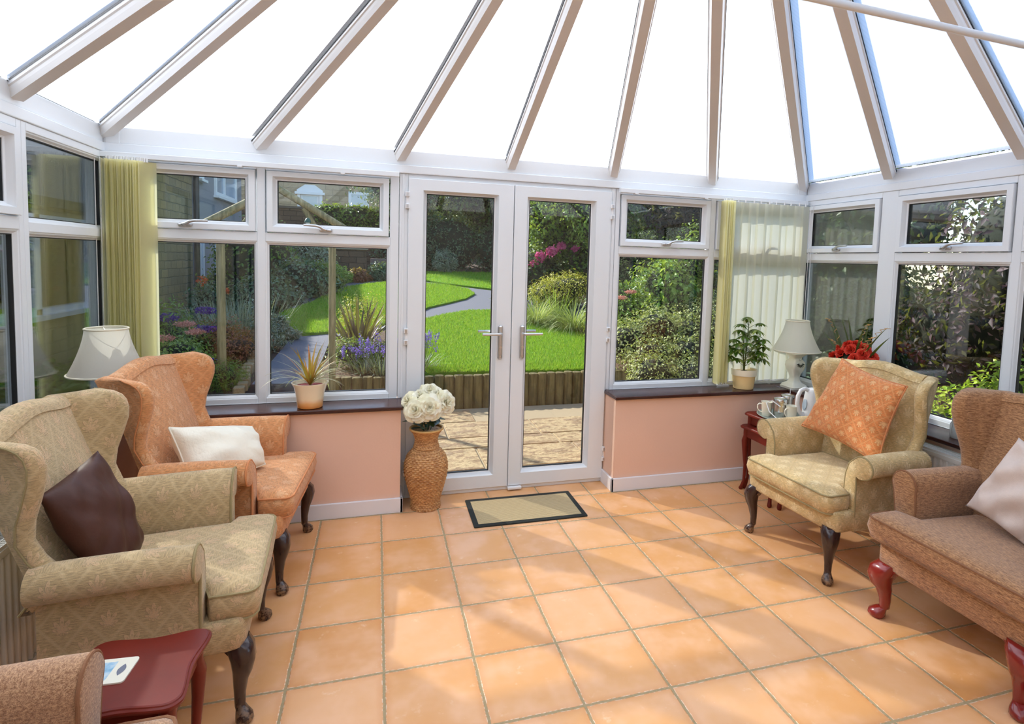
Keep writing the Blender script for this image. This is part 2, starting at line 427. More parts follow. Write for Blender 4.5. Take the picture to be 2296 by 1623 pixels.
# small seams and screw caps on the beam joints at the corners
b = MB(); b.box(-.765, -.70, .200, .2055, EZ + .05, 2.2); b.box(3.745, 3.81, .200, .2055, EZ + .05, 2.2)
struct(b.build('trim_6', M['upvc'], smooth=False, bevel=.002), 'white corner cover plates of the eaves beam')
# corner posts between the glazing planes
b = MB()
b.box(XL - .06, -.775 + .0, .19, .30, .64, EZ); b.box(XL - .06, -.765, .215, .30, .64, EZ)
b.box(3.80, XR + .06, .215, .30, .64, EZ); b.box(3.825, XR + .06, .19, .30, .64, EZ)
struct(b.build('trim_7', M['upvc'], smooth=False, bevel=.004), 'white corner posts of the conservatory')

# ---- windows: local frame (u along the wall, v up, w towards the room)
MAPS = {'back': lambda u, v, w: (u, YB - w, v), 'right': lambda u, v, w: (XR - w, u, v), 'left': lambda u, v, w: (XL + w, u, v)}
def ring(mb, mp, o, i, prof):
    """mitred ring between rect o=(u0,u1,v0,v1) and rect i; prof=(t, w) with t 0 at o, 1 at i"""
    rings = []
    for t, w in prof:
        a = [o[k] + (i[k] - o[k]) * t for k in range(4)]
        rings.append([mp(a[0], a[2], w), mp(a[1], a[2], w), mp(a[1], a[3], w), mp(a[0], a[3], w)])
    mb.loft(rings, True, False, False, loop=True)
FR, SASH = .028, .042
def window(name, side, cols, u0, u1, label, v0=.652, v1=EZ, low=(.714, 1.610), up=(1.737, 1.988), sash=True):
    cols = sorted(cols); mp = MAPS[side]
    root = empty(name, mp((u0 + u1) / 2, v0, 0), label=label, kind='structure'); L = root.location
    mpl = lambda u, v, w: tuple(Vector(mp(u, v, w)) - L)
    f = MB()
    edges = []
    for k, (a, b_) in enumerate(cols): edges.append((a - .018, b_ + .018))
    mull = [u0] + [x for k in range(len(cols) - 1) for x in (edges[k][1], edges[k + 1][0])] + [u1]
    vs = (v0, low[0] - .018, low[1] + .018, (up[0] - .055) if sash else up[0] - .018, (up[1] + .055) if sash else up[1] + .018, v1)
    # verticals run full height, horizontals sit between them
    f.box(u0, edges[0][0], v0, v1, -.035, FR, mpl); f.box(edges[-1][1], u1, v0, v1, -.035, FR, mpl)
    for k in range(len(cols) - 1): f.box(edges[k][1], edges[k + 1][0], v0, v1, -.035, FR, mpl)
    for a, b_ in edges:
        f.box(a, b_, v0, vs[1], -.035, FR, mpl); f.box(a, b_, vs[2], vs[3], -.035, FR, mpl); f.box(a, b_, vs[4], v1, -.035, FR, mpl)
    f.box(u0, u1, v0 - .004, v0 + .012, -.02, FR + .02, mpl)
    f.build('window_frame', M['upvc'], root, smooth=False, bevel=.0035)
    bd = MB()
    for a, b_ in cols:
        ring(bd, mpl, (a - .018, b_ + .018, low[0] - .018, low[1] + .018), (a, b_, low[0], low[1]), [(0, 0), (0, FR - .004), (.35, FR - .006), (.8, .012), (1, .010), (1, -.012), (0, -.012)])
        if not sash: ring(bd, mpl, (a - .018, b_ + .018, up[0] - .018, up[1] + .018), (a, b_, up[0], up[1]), [(0, 0), (0, FR - .004), (.35, FR - .006), (.8, .012), (1, .010), (1, -.012), (0, -.012)])
    bd.build('glazing_bead', M['upvc'], root, smooth=False)
    g = MB()
    for a, b_ in cols:
        for (c0, c1, d0, d1) in (((a, b_, *low),) + (() if sash else ((a, b_, *up),))):
            ring(g, mpl, (c0 - .002, c1 + .002, d0 - .002, d1 + .002), (c0 + .004, c1 - .004, d0 + .004, d1 - .004), [(0, .0085), (1, .0085), (1, -.009), (0, -.009)])
    g.build('gasket', M['gasket'], root, smooth=False)
    for a, b_ in cols:
        MB().box(a - .005, b_ + .005, low[0] - .005, low[1] + .005, -.004, .0, mpl).build('pane', M['glass'], root, smooth=False)
        if not sash:
            MB().box(a - .005, b_ + .005, up[0] - .005, up[1] + .005, -.004, 0, mpl).build('pane', M['glass'], root, smooth=False)
        else:
            c0, c1 = a + .045, b_ - .045
            s = MB(); o = (c0 - .055, c1 + .055, up[0] - .055, up[1] + .055)
            o = (o[0], o[1], o[2] + .004, o[3] - .004)
            ring(s, mpl, o, (c0, c1, *up), [(0, -.02), (0, SASH - .003), (.04, SASH), (.60, SASH), (.66, SASH - .007), (.85, .016), (1, .012), (1, -.012)])
            so = s.build('sash', M['upvc'], root, smooth=False)
            g = MB(); ring(g, mpl, (c0 - .002, c1 + .002, up[0] - .002, up[1] + .002), (c0 + .004, c1 - .004, up[0] + .004, up[1] - .004), [(0, .0085), (1, .0085), (1, -.009), (0, -.009)])
            g.build('gasket', M['gasket'], so, smooth=False)
            MB().box(c0 - .005, c1 + .005, up[0] - .005, up[1] + .005, -.004, 0, mpl).build('pane', M['glass'], so, smooth=False)
            # cranked handle on the bottom rail
            cu = (c0 + c1) / 2; vv = up[0] - .030
            dirn = HAND.get(name, [1] * 9)[cols.index((a, b_))]
            cu += HOFF.get(name, [0] * 9)[cols.index((a, b_))]
            h = MB()
            pl = [(cu + dirn * q, vv, SASH + .004) for q in (-.035, -.03, .03, .035)]
            h.tube([mpl(*p) for p in pl], [.006, .011, .011, .006], 10)
            h.tube([mpl(cu, vv, SASH), mpl(cu, vv, SASH + .022)], [.011, .010], 10)
            h.tube([mpl(cu + dirn * q, vv + z, SASH + w) for q, z, w in ((-.012, -.001, .022), (.01, .004, .026), (.03, .018, .03), (.055, .024, .032), (.12, .026, .03))], [.008, .0095, .0085, .008, .006], 10)
            h.build('handle', M['chrome'], so, label='cranked satin chrome window handle')
            k = MB(); k.cyl(mpl(cu - dirn * .005, vv, SASH + .026), mpl(cu - dirn * .005, vv, SASH + .031), .005, 8); k.build('key_barrel', M['black'], so)
    return root
HAND = {'window_1': [1, -1], 'window_2': [1, 1], 'window_3': [-1, -1, -1, -1, -1, -1], 'window_4': [1] * 6}
HOFF = {'window_1': [-.0, -.02]}
window('window_1', 'back', [(-.738, -.047), (.033, .702)], -.775, .772, 'white framed window left of the french doors')
window('window_2', 'back', [(2.284, 2.972), (3.052, 3.72)], 2.235, 3.80, 'white framed window right of the french doors')
RC = [(-.475, .185), (-1.297, -.632), (-2.05, -1.378), (-2.80, -2.13), (-3.55, -2.88), (-4.22, -3.63)]
window('window_3', 'right', RC, YF, .235, 'white framed windows along the right side')
LC = [(-.495, .182), (-1.25, -.60), (-2.02, -1.335), (-2.79, -2.10), (-3.54, -2.87), (-4.22, -3.62)]
window('window_4', 'left', LC[:1], -.548, .235, 'white framed fixed window on the left by the blind', sash=False, low=(.714, 1.603), up=(1.683, 2.025))
window('window_5', 'left', LC[1:], YF, -.549, 'white framed windows along the left side')

# ---- french doors
def door_leaf(name, a, b_, p0, p1, hinge, label):
    mp = MAPS['back']; root = empty(name, (hinge, YB, .03), label=label, kind='structure'); L = root.location
    mpl = lambda u, v, w: tuple(Vector(mp(u, v, w)) - L)
    s = MB(); ring(s, mpl, (a, b_, .028, 2.052), (p0, p1, .135, 1.965), [(0, -.02), (0, .042), (.03, .045), (.80, .045), (.84, .036), (.95, .014), (1, .012), (1, -.012)])
    s.build('door_frame', M['upvc'], root, smooth=False)
    g = MB(); ring(g, mpl, (p0 - .002, p1 + .002, .133, 1.967), (p0 + .005, p1 - .005, .14, 1.96), [(0, .0085), (1, .0085), (1, -.009), (0, -.009)])
    g.build('gasket', M['gasket'], root, smooth=False)
    MB().box(p0 - .005, p1 + .005, .13, 1.97, -.004, 0, mpl).build('pane', M['glass'], root, smooth=False)
    sg = 1 if hinge < 1.5 else -1
    hu = (b_ if sg > 0 else a) - sg * .072
    for w0, wd, nm in ((.045, 1, 'door_handle'), (-.02, -1, 'outer_door_handle')):
        h = MB()
        zc = 1.015
        pts = [(hu, zc + q) for q in (-.112, -.105, .105, .112)]
        h.tube([mpl(x, z, w0 + wd * .003) for x, z in pts], [.010, .0165, .0165, .010], 14, flat=None)
        h.tube([mpl(hu, 1.075, w0), mpl(hu, 1.075, w0 + wd * .042), mpl(hu - sg * .010, 1.075, w0 + wd * .052), mpl(hu - sg * .03, 1.075, w0 + wd * .054), mpl(hu - sg * .128, 1.075, w0 + wd * .052)], [.010, .009, .0095, .009, .0085], 12)
        ho = h.build(nm, M['chrome'], root)
        k = MB(); k.cyl(mpl(hu, .985, w0 + wd * .012), mpl(hu, .985, w0 + wd * .0205), .009, 12); k.build('key_barrel', M['steel'], ho)
        k = MB(); k.cyl(mpl(hu, .925, w0 + wd * .012), mpl(hu, .925, w0 + wd * .0198), .005, 8); k.build('screw', M['steel'], ho)
    for zc in (1.915, 1.06, .205):
        h = MB(); x = hinge - sg * .006
        h.box(x - .013, x + .013, zc + .022, zc + .052, .03, .058, mpl); h.box(x - .013, x + .013, zc - .052, zc - .022, .03, .058, mpl)
        h.box(x - .008, x + .010, zc - .022, zc + .022, .03, .046, mpl)
        ho = h.build('hinge', M['white_plastic'], root, smooth=False, bevel=.003)
        for a_, b_2 in ((.026, .046), (-.046, -.026)): MB().box(x - .006, x + .006, zc + a_, zc + b_2, .0575, .0595, mpl).build('hinge_cap', M['chrome'], ho, smooth=False)
    return root
door_leaf('door_1', .828, 1.503, .942, 1.378, .828, 'left leaf of the white glazed french doors')
door_leaf('door_2', 1.508, 2.196, 1.615, 2.056, 2.196, 'right leaf of the white glazed french doors')
b = MB(); mp = MAPS['back']
b.box(.775, .828, 0, EZ, -.035, .028, mp); b.box(2.196, 2.232, 0, EZ, -.035, .028, mp); b.box(.828, 2.196, 2.052, EZ, -.035, .028, mp)
b.box(.828, 2.196, 0, .028, -.035, .030, mp); b.box(.79, .806, .664, EZ, -.01, .032, mp); b.box(2.207, 2.222, .664, EZ, -.01, .032, mp)
struct(b.build('trim_8', M['upvc'], smooth=False, bevel=.003), 'white outer frame and threshold of the french doors')
tag(MB().box(1.503, 1.60, .168, .196, .008, .028).build('door_stop', M['white_plastic'], smooth=False, bevel=.006), 'small white plastic floor bolt keeper at the foot of the french doors', 'door bolt')

# ---- roof: a pyramid of opal sheets between bars that all meet at one boss
AP = Vector((1.52, -2.03, 3.34))
EB = 2.215
backs = [-.765, -.004, .782, 1.482, 2.207, 2.983, 3.785]
rights = [.205, -.558, -1.353, -2.11, -2.87, -3.60, YF]
lefts = [.205, -.578, -1.340, -2.10, -2.86, -3.60, YF]
root = empty('ceiling', tuple(AP), label='pitched opal polycarbonate roof with white radiating bars', kind='structure')
def sheet(p, q):
    P = Vector(p); Q = Vector(q); c = AP.copy()
    n = (Q - P).cross(c - P).normalized(); n = n if n.z > 0 else -n
    up = n * .025; v = []
    mid = (P + Q) / 2; ax = (c - mid).normalized(); side = (Q - P).normalized()
    pts = [P, Q, c]
    bm_v = [tuple(x + n * .0 - AP) for x in pts] + [tuple(x + up - AP) for x in pts]
    me = bpy.data.meshes.new('roof_panel'); me.from_pydata(bm_v, [], [(0, 1, 2), (5, 4, 3), (0, 3, 4, 1), (1, 4, 5, 2), (2, 5, 3, 0)])
    me.materials.append(M['poly']); me.materials.append(M['polyclear']); me.polygons.foreach_set('material_index', [1, 0, 0, 0, 0]); me.update()
    uvl = me.uv_layers.new(name='UVMap')
    for po in me.polygons:
        for li in po.loop_indices:
            d = me.vertices[me.loops[li].vertex_index].co + AP - mid; uvl.data[li].uv = (d.dot(side), d.dot(ax))
    o = bpy.data.objects.new('roof_panel', me); COL.objects.link(o); o.parent = root
def rafter(p, q=None, w=.040, d=.055):
    P = Vector(p); c = AP; dirn = (c - P).normalized(); side = dirn.cross(Vector((0, 0, 1))).normalized(); nn = side.cross(dirn).normalized()
    end = c - dirn * .06
    prof = [(-w, -.002), (-w, -.018), (-w * .86, -.022), (-w * .80, -d * .62), (-w * .62, -d), (w * .62, -d), (w * .80, -d * .62), (w * .86, -.022), (w, -.018), (w, -.002)]
    rings = [[tuple(x + side * a + nn * b_ - AP) for a, b_ in prof] for x in (P - dirn * .03, end)]
    MB().loft(rings).build('glazing_bar', M['upvc_roof'], root, smooth=False)
    # dark rubber line along the edges and the outer cap
    for s_ in (-1, 1):
        g = MB(); g.loft([[tuple(x + side * (s_ * w + a) + nn * b_ - AP) for a, b_ in ((-.003, -.006), (.003, -.006), (.003, 0), (-.003, 0))] for x in (P - dirn * .03, end)])
        g.build('gasket', M['gasket'], root, smooth=False)
    MB().loft([[tuple(x + side * a + nn * b_ - AP) for a, b_ in ((-w, .0255), (w, .0255), (w * .8, .030), (-w * .8, .030))] for x in (P - dirn * .03, end)]).build('bar_cap', M['upvc_roof'], root, smooth=False)
E_ = [(x, .205, EB) for x in backs]; Rr = [(3.785, y, EB) for y in rights]; Ll = [(-.765, y, EB) for y in lefts]
Fr = [(x, YF, EB) for x in backs]
for row in (E_, Rr, Ll, Fr):
    for p, q in zip(row[:-1], row[1:]): sheet(p, q)
for p in E_ + Rr[1:] + Ll[1:] + Fr[1:-1]: rafter(p)
MB().lathe([(.02, -.12), (.10, -.10), (.16, -.05), (.17, .0), (.15, .05), (.05, .09)], (0, 0, 0), 24).build('roof_boss', M['upvc_roof'], root)
MB().tube([(-.40, -2.07, 2.38), (3.46, -1.93, 2.385)], .0125, 16).build('trim_9', M['upvc'])
struct(bpy.data.objects['trim_9'], 'white tie rod across the roof')

# ================================================================ ARMCHAIRS
def rrect(x0, x1, y0, y1, r, n=5):
    pts = []
    for cx, cy, a0 in ((x1 - r, y1 - r, 0), (x0 + r, y1 - r, 90), (x0 + r, y0 + r, 180), (x1 - r, y0 + r, 270)):
        for i in range(n + 1):
            a = R(a0 + 90 * i / n); pts.append((cx + r * math.cos(a), cy + r * math.sin(a)))
    return pts
def lerp(a, b, t): return a + (b - a) * t
def interp(x, xs, ys): return float(np.interp(x, xs, ys))
def cabriole(x, y, h, dx, dy, k=1.0, mat=None, parent=None):
    """front leg: full knee, slim ankle, pad foot; (dx,dy) points out to the corner"""
    zs = [h + .015, h - .01, h - .05, h - .09, h * .55, h * .36, h * .2, .045, .028, .012, 0]
    rs = [.034, .040, .036, .029, .0225, .0185, .0165, .019, .027, .028, .021]
    of = [-.006, .004, .012, .010, .004, .000, .000, .006, .013, .014, .013]
    rings = []
    for z, r, o in zip(zs, rs, of):
        r *= k; cxx = x + dx * o * 1.4 * k; cyy = y + dy * o * 1.4 * k
        sq = .86 if z > h * .5 else 1
        ring_ = []
        for j in range(16):
            a = 2 * PI * j / 16; e = 1 + (.14 if z > h * .5 else 0) * abs(math.sin(2 * a))
            ring_.append((cxx + r * e * math.cos(a), cyy + r * e * math.sin(a), z))
        rings.append(ring_)
    m = MB().loft(rings)
    # the scrolled ear that runs under the seat rail, both ways from the knee
    for ex, ey in ((-dx, 0), (0, -dy)):
        m.loft([[(x + ex * q + (0 if ex else s * .016 * k), y + ey * q + (0 if ey else s * .016 * k), zz) for s, zz in ((-1, h + .01), (1, h + .01), (1, h - d), (-1, h - d))] for q, d in ((.0, .055 * k), (.03, .045 * k), (.055, .018 * k), (.075, .0))])
    return m.build('leg', mat, parent, angle=50)
def wing_chair(name, loc, rz, label, fab, pip, legmat, style='scroll', W=1.0, legh=.275, group=None, outer=None, legk=1.0, wo=-.02, rake=.36):
    root = empty(name, (*loc, 0), rz, label, 'armchair', group); F = M[fab]; P = M[pip]
    fat = style == 'fat'
    yi, yo = .245 * W, .315 * W               # inner and outer face of the arm post
    zb = legh - .01
    xb = -.24                                  # rear of the seat box
    # seat box with a bowed front rail
    rings = []
    for z, g in ((zb, -.012), (zb + .012, 0), (.36, 0), (.372, -.008)):
        pr = []
        for x, y in rrect(xb, .305, -(.315 * W), .315 * W, .035, 5):
            bow = .018 * (1 - (y / (.315 * W)) ** 2) if x > .2 else 0
            pr.append((x + bow + (g if x > 0 else -g), y + (g if y > 0 else -g), z))
        rings.append(pr)
    MB().loft(rings).build('seat_rail', F, root, uv=True, angle=60)
    # cushion with ears in front of the arms
    we = (.345 if fat else .295) * W; wi = yi - .006; x0, x1 = -.14, .345
    def wid(x): return interp(x, [x0, .185, .205, x1 - .03, x1 - .008, x1], [wi * .93, wi, we, we, we - .012, we - .035])
    xs = [x0, -.05, .05, .12, .17, .185, .205, .23, .28, x1 - .03, x1 - .012, x1 - .003, x1]; nu = 20
    zt, zl = .452, .362
    def top(x, t):
        e = min(1, (x1 - x) / .05) * min(1, (1 - abs(t)) * 8); e = max(0, e) ** .5
        return zt + .028 * e * (1 - .25 * t * t) * (1 if x > 0 else .9)
    m = MB(); us = [-1 + 2 * i / nu for i in range(nu + 1)]
    us = [math.copysign(abs(u) ** .8, u) for u in us]
    T = [[(x, wid(x) * u, top(x, u)) for u in us] for x in xs]; B = [[(x * .985, wid(x) * u * .985, zl) for u in us] for x in xs]
    nr = len(xs); v = [p for r in T for p in r] + [p for r in B for p in r]; o_ = nr * (nu + 1); f = []
    for i in range(nr - 1):
        for j in range(nu):
            a = i * (nu + 1) + j; f.append((a, a + 1, a + nu + 2, a + nu + 1)); f.append(tuple(o_ + k for k in (a, a + nu + 1, a + nu + 2, a + 1)))
    per = [(i, 0) for i in range(nr)] + [(nr - 1, j) for j in range(1, nu + 1)] + [(i, nu) for i in range(nr - 2, -1, -1)] + [(0, j) for j in range(nu - 1, 0, -1)]
    mid = []
    for i, j in per:
        p = T[i][j]; q = B[i][j]; cx_ = .1
        n = Vector((p[0] - cx_, p[1] * 1.1, 0)); n = n.normalized() * .010 if n.length else n
        v.append((p[0] + n.x, p[1] + n.y, (p[2] + q[2]) / 2)); mid.append(len(v) - 1)
    for k in range(len(per)):
        i, j = per[k]; i2, j2 = per[(k + 1) % len(per)]; a = i * (nu + 1) + j; b_ = i2 * (nu + 1) + j2; ma = mid[k]; mb_ = mid[(k + 1) % len(per)]
        f.append((a, b_, mb_, ma)); f.append((ma, mb_, o_ + b_, o_ + a))
    m.add(v, f); cu = m.build('seat_cushion', F, root, uv=True, angle=75)
    pp = MB()
    for row, dz in ((T, .001), (B, 0)):
        pts = [(row[i][j][0], row[i][j][1], row[i][j][2] + dz) for i, j in per]; pts.append(pts[0])
        pp.tube(pts, .0048, 6)
    pp.build('piping', P, cu)
    # backrest
    Wb = .292 * W; rings = []; n = 14
    for i in range(n + 1):
        t = -1 + 2 * i / n; y = Wb * t; tp = lambda z: 1 - .12 * min(1, max(0, (z - .5) / .5))
        ztop = 1.035 + .016 * math.cos(PI * t); bul = .035 * (1 - t * t)
        if outer: ztop += .0
        fr = [(lerp(-.160, -rake + .085, q) + bul * math.sin(PI * min(1, q * 1.02)) * 1.0, lerp(.37, ztop - .045, q)) for q in np.linspace(0, 1, 9)]
        cx_ = -rake + .045; arc = [(cx_ + .045 * math.cos(a), ztop - .05 + .05 * math.sin(a)) for a in np.linspace(.15, PI - .1, 7)]
        bk = [(-(.236 + (rake - .236) * interp(z_, [.3, .5, .62, .785, .9, 1.0], [0, 0, .08, .40, .70, 1])), z_) for z_ in np.linspace(ztop - .06, zb, 10)]
        fb = [(-.17, zb)]
        rings.append([(x, y * tp(z), z) for x, z in fr + arc + bk + fb])
    MB().loft(rings).build('backrest', F, root, uv=True, angle=60)
    # wings: stacked rounded sections, leaning and flaring outwards
    for s in (-1, 1):
        zs = [.50, .56, .62, .66, .72, .78, .84, .90, .94, .97, .99, 1.004, 1.012, 1.017]
        xf = [-.235, -.19, -.15, -.158, -.172, -.166, -.148, -.132, -.130, -.138, -.152, -.175, -.205, -.235]
        if fat: xf = [-.235, -.19, -.17, -.178, -.172, -.155, -.135, -.122, -.122, -.130, -.147, -.172, -.205, -.235]
        xf = [x + wo * min(1, max(0, (z - .58) / .1)) for x, z in zip(xf, zs)]
        rear = lambda z: -(.236 + (rake - .236) * interp(z, [.3, .5, .62, .785, .9, 1.02], [0, 0, .08, .40, .70, 1]))
        xbk = [rear(z) - .006 for z in zs]
        xbk[-1] = -rake + .025; xbk[-2] = -rake + .01; xbk[-3] = -rake; xf[-1] = min(xf[-1], -.245)
        th = [.030] * 9 + [.0295, .029, .027, .022, .010]
        rings = []
        for z, a, b_, t in zip(zs, xf, xbk, th):
            L = a - b_; k = 9; pr = []
            y0 = interp(z, [.5, .66, 1.02], [.292 * W, .300 * W, .325 * W])
            flare = interp(z, [.5, .66, .9, 1.02], [.0, .01, .022, .015])
            if fat: t = t * 1.25
            yr = interp(z, [.5, .66, 1.02], [.292 * W, .285 * W, .258 * W]); yf = y0 + flare
            yc = lambda q: lerp(yr, yf, q ** 1.3)
            for q in np.linspace(0, 1, k):                       # outer side, back to front
                pr.append((b_ + (L - t) * q, yc(q) + t, z))
            for aa in np.linspace(75, -75, 6):                    # rolled front edge
                pr.append((a - t + t * math.cos(R(aa)) * 1.0, yf + t * math.sin(R(aa)), z))
            for q in np.linspace(1, 0, k):
                pr.append((b_ + (L - t) * q, yc(q) - t, z))
            rings.append([(x, s * y, zz) for x, y, zz in pr])
        wg = MB().loft(rings if s > 0 else [r[::-1] for r in rings]).build('wing', F, root, uv=True, angle=60)
        # piping along the outside of the rolled edge
        if not fat or 1:
            pts = []
            for z, a, b_, t in zip(zs, xf, xbk, th):
                y0 = interp(z, [.5, .66, 1.02], [.292 * W, .300 * W, .325 * W]); flare = interp(z, [.5, .66, .9, 1.02], [.0, .01, .022, .015])
                tt = t * (1.25 if fat else 1)
                pts.append((a - tt * 1.15, s * (y0 + tt + flare * .9), z))
            MB().tube(pts, .0035, 6).build('piping', P, wg)
    # arms
    for s in (-1, 1):
        if fat:
            pr = [(yi, .33), (yi, .50), (yi - .004, .58)] + [((yi + .054) + .060 * math.cos(a), .588 + .070 * math.sin(a)) for a in np.linspace(PI - .1, .05, 14)] + [(.352 * W, .55), (.345 * W, .50), (.335 * W, .44), (.325 * W, zb + .02), (.32 * W, zb), (yi, zb)]
        else:
            c = (.333 * W, .597); ra = .056
            pr = [(yi, .33), (yi, .46), (yi + .003, .54), (yi + .012, .60)] + [(c[0] + ra * math.cos(a) * 1.02, c[1] + ra * math.sin(a)) for a in np.linspace(R(140), R(-95), 15)] + \
                 [(c[0] - .022, .548), (c[0] - .024, .53), (.311 * W, .50), (.311 * W, .42), (.313 * W, .34), (.315 * W, zb + .01), (.314 * W, zb), (yi, zb)]
        cy = sum(p[0] for p in pr) / len(pr); cz = sum(p[1] for p in pr) / len(pr)
        rings = []
        for x, k, dz in ((-.235, 1.0, -.004), (-.12, 1.0, .000), (.02, 1, .002), (.12, 1, .002), (.165, 1, 0), (.178, .985, 0), (.184, .95, 0), (.186, .90, 0)):
            bk = (x < .1)
            rr = []
            for y, z in pr:
                if k < 1:
                    # shrink towards a spine that follows the post, then the scroll
                    sy_ = interp(z, [zb, .5, .6], [(yi + .315 * W) / 2, (yi + .315 * W) / 2, .333 * W - .0])
                    sz_ = min(max(z, zb + .02), .6)
                    y2 = sy_ + (y - sy_) * k; z2 = sz_ + (z - sz_) * k
                else: y2, z2 = y, z
                rr.append((x, s * (y2 + (.008 if x > .0 and z > .55 else 0) * (x / .18)), z2 + (dz if z > .5 else 0)))
            rings.append(rr if s > 0 else rr[::-1])
        am = MB().loft(rings).build('arm', F, root, uv=True, angle=60)
        pts = [(.1815, s * (y * 1.0 + (.008 if z > .55 else 0)), z) for y, z in pr[:-1] if z > .30]
        MB().tube(pts, .0045, 6).build('piping', P, am)
    # legs
    for s in (-1, 1):
        cabriole(.285, s * .272 * W, legh, .8, s * .8, legk, M[legmat], root)
        q = MB(); q.loft([[(x + dx, s * .25 * W + dy, z) for dx, dy in ((-w, -w), (w, -w), (w, w), (-w, w))] for x, z, w in ((-.205, legh, .02), (-.215, legh * .5, .018), (-.25, 0, .015))])
        q.build('leg', M[legmat] if legmat != 'worn' else M['darkwood'], root, bevel=.004)
    return root

GREEN_L = wing_chair('wing_armchair', (-.086, -1.209), R(3.6), 'sage green damask wing armchair holding the dark brown cushion, on the left', 'green_damask', 'piping_g', 'worn', wo=-.055, rake=.43)
ORANGE_L = wing_chair('wing_armchair', (-.040, -.402), R(-4.2), 'apricot damask wing armchair holding the cream cushion', 'orange_damask', 'piping_o', 'worn', W=1.06, wo=-.055, rake=.43)
GREEN_R = wing_chair('wing_armchair', (3.085, -.975), R(183.6), 'straw green damask wing armchair holding the large orange patterned cushion', 'green_damask2', 'piping_g', 'worn', W=1.0, wo=-.03, rake=.385)
BROWN_R = wing_chair('wing_armchair', (3.14, -1.845), R(180), 'brown chenille wing armchair with cherry red legs and pale beige cushion, far right', 'brown_chenille', 'piping_b', 'redleg', style='fat', legh=.245, legk=1.3, W=1.04, wo=-.015, rake=.39)
BROWN_L = wing_chair('wing_armchair', (-.145, -2.335), R(0), 'fawn chenille armchair beside the small red table, bottom left corner', 'brown_chenille2', 'piping_b', 'redleg', style='fat', legh=.245, legk=1.3)

# ================================================================ CUSHIONS
def cushion(name, chair, A, B, C_, D, thick, mat, label, seed=0, wr=.006, pip=None, pinch=.18, group=None):
    """corners A,B,C,D in the chair's local frame, ordered round the cushion"""
    cx, cy = chair.location.x, chair.location.y; a = chair.rotation_euler.z
    P = [Vector((cx + p[0] * math.cos(a) - p[1] * math.sin(a), cy + p[0] * math.sin(a) + p[1] * math.cos(a), p[2])) for p in (A, B, C_, D)]
    cen = sum(P, Vector()) / 4; n = (P[1] - P[0] + P[2] - P[3]).cross(P[3] - P[0] + P[2] - P[1]).normalized()
    if n.x * math.cos(a) + n.y * math.sin(a) < 0: n = -n
    U = ((P[1] - P[0]) + (P[2] - P[3])) / 2; V = ((P[3] - P[0]) + (P[2] - P[1])) / 2
    N_ = 36; rs = np.random.default_rng(seed)
    waves = [(rs.uniform(-9, 9), rs.uniform(-9, 9), rs.uniform(0, 6.28), rs.uniform(.4, 1)) for _ in range(7)]
    vs = []; uvs = []
    def pt(u, v, side):
        x, y = 2 * u - 1, 2 * v - 1
        # edges bow inwards between the corners
        s = 1 - pinch * (1 - x * x) * .35; t = 1 - pinch * (1 - y * y) * .35
        yy = y * (1 - pinch * .5 * (1 - x * x) * abs(y) ** 2); xx = x * (1 - pinch * .5 * (1 - y * y) * abs(x) ** 2)
        u2, v2 = (xx + 1) / 2, (yy + 1) / 2
        p = (P[0] * (1 - u2) * (1 - v2) + P[1] * u2 * (1 - v2) + P[2] * u2 * v2 + P[3] * (1 - u2) * v2)
        h = max(0, (1 - x * x)) ** .5 * max(0, (1 - y * y)) ** .5
        h = h ** .85
        w = sum(k * math.sin(a_ * x + b_ * y + c_) for a_, b_, c_, k in waves) * wr
        w += wr * 1.4 * math.sin(14 * math.atan2(y, x)) * (x * x + y * y) * .5 * h
        return p + n * side * (thick / 2 * h + w * min(1, h * 2))
    nn = N_ + 1
    for side in (1, -1):
        for j in range(nn):
            for i in range(nn):
                vs.append(tuple(pt(i / N_, j / N_, side) - cen)); uvs.append((i / N_ * U.length + (0 if side > 0 else 3), j / N_ * V.length))
    f = []
    for sd in (0, 1):
        o_ = sd * nn * nn
        for j in range(N_):
            for i in range(N_):
                q = (o_ + j * nn + i, o_ + j * nn + i + 1, o_ + (j + 1) * nn + i + 1, o_ + (j + 1) * nn + i)
                f.append(q if sd == 0 else q[::-1])
    me = bpy.data.meshes.new(name); me.from_pydata(vs, [], f); me.materials.append(M[mat])
    uvl = me.uv_layers.new(name='UVMap')
    for lo in me.loops: uvl.data[lo.index].uv = uvs[lo.vertex_index]
    bm = bmesh.new(); bm.from_mesh(me); bmesh.ops.remove_doubles(bm, verts=bm.verts, dist=.0008); bmesh.ops.recalc_face_normals(bm, faces=bm.faces); bm.to_mesh(me); bm.free()
    me.polygons.foreach_set('use_smooth', [True] * len(me.polygons))
    o = bpy.data.objects.new(name, me); COL.objects.link(o); o.location = cen
    tag(o, label, 'cushion', group)
    edge = [pt(i / N_, 0, 1) for i in range(N_)] + [pt(1, i / N_, 1) for i in range(N_)] + [pt(1 - i / N_, 1, 1) for i in range(N_)] + [pt(0, 1 - i / N_, 1) for i in range(N_ + 1)]
    if pip: MB().tube([tuple(p - cen) for p in edge], .004, 6).build('piping', M[pip], o)
    return o
cushion('cushion', GREEN_L, (-.185, .02, .868), (-.06, .02, .53), (-.07, -.235, .475), (-.235, -.27, .83), .12, 'dark_satin', 'dark brown satin cushion leaning in the sage green armchair', 3, .004, pinch=.05)
cushion('cushion', ORANGE_L, (-.195, -.20, .765), (.045, .19, .645), (.15, .02, .50), (-.075, -.27, .475), .20, 'cream_cloth', 'plump cream jacquard cushion in the apricot armchair', 5, .003, pinch=.10, pip='cream_cloth')
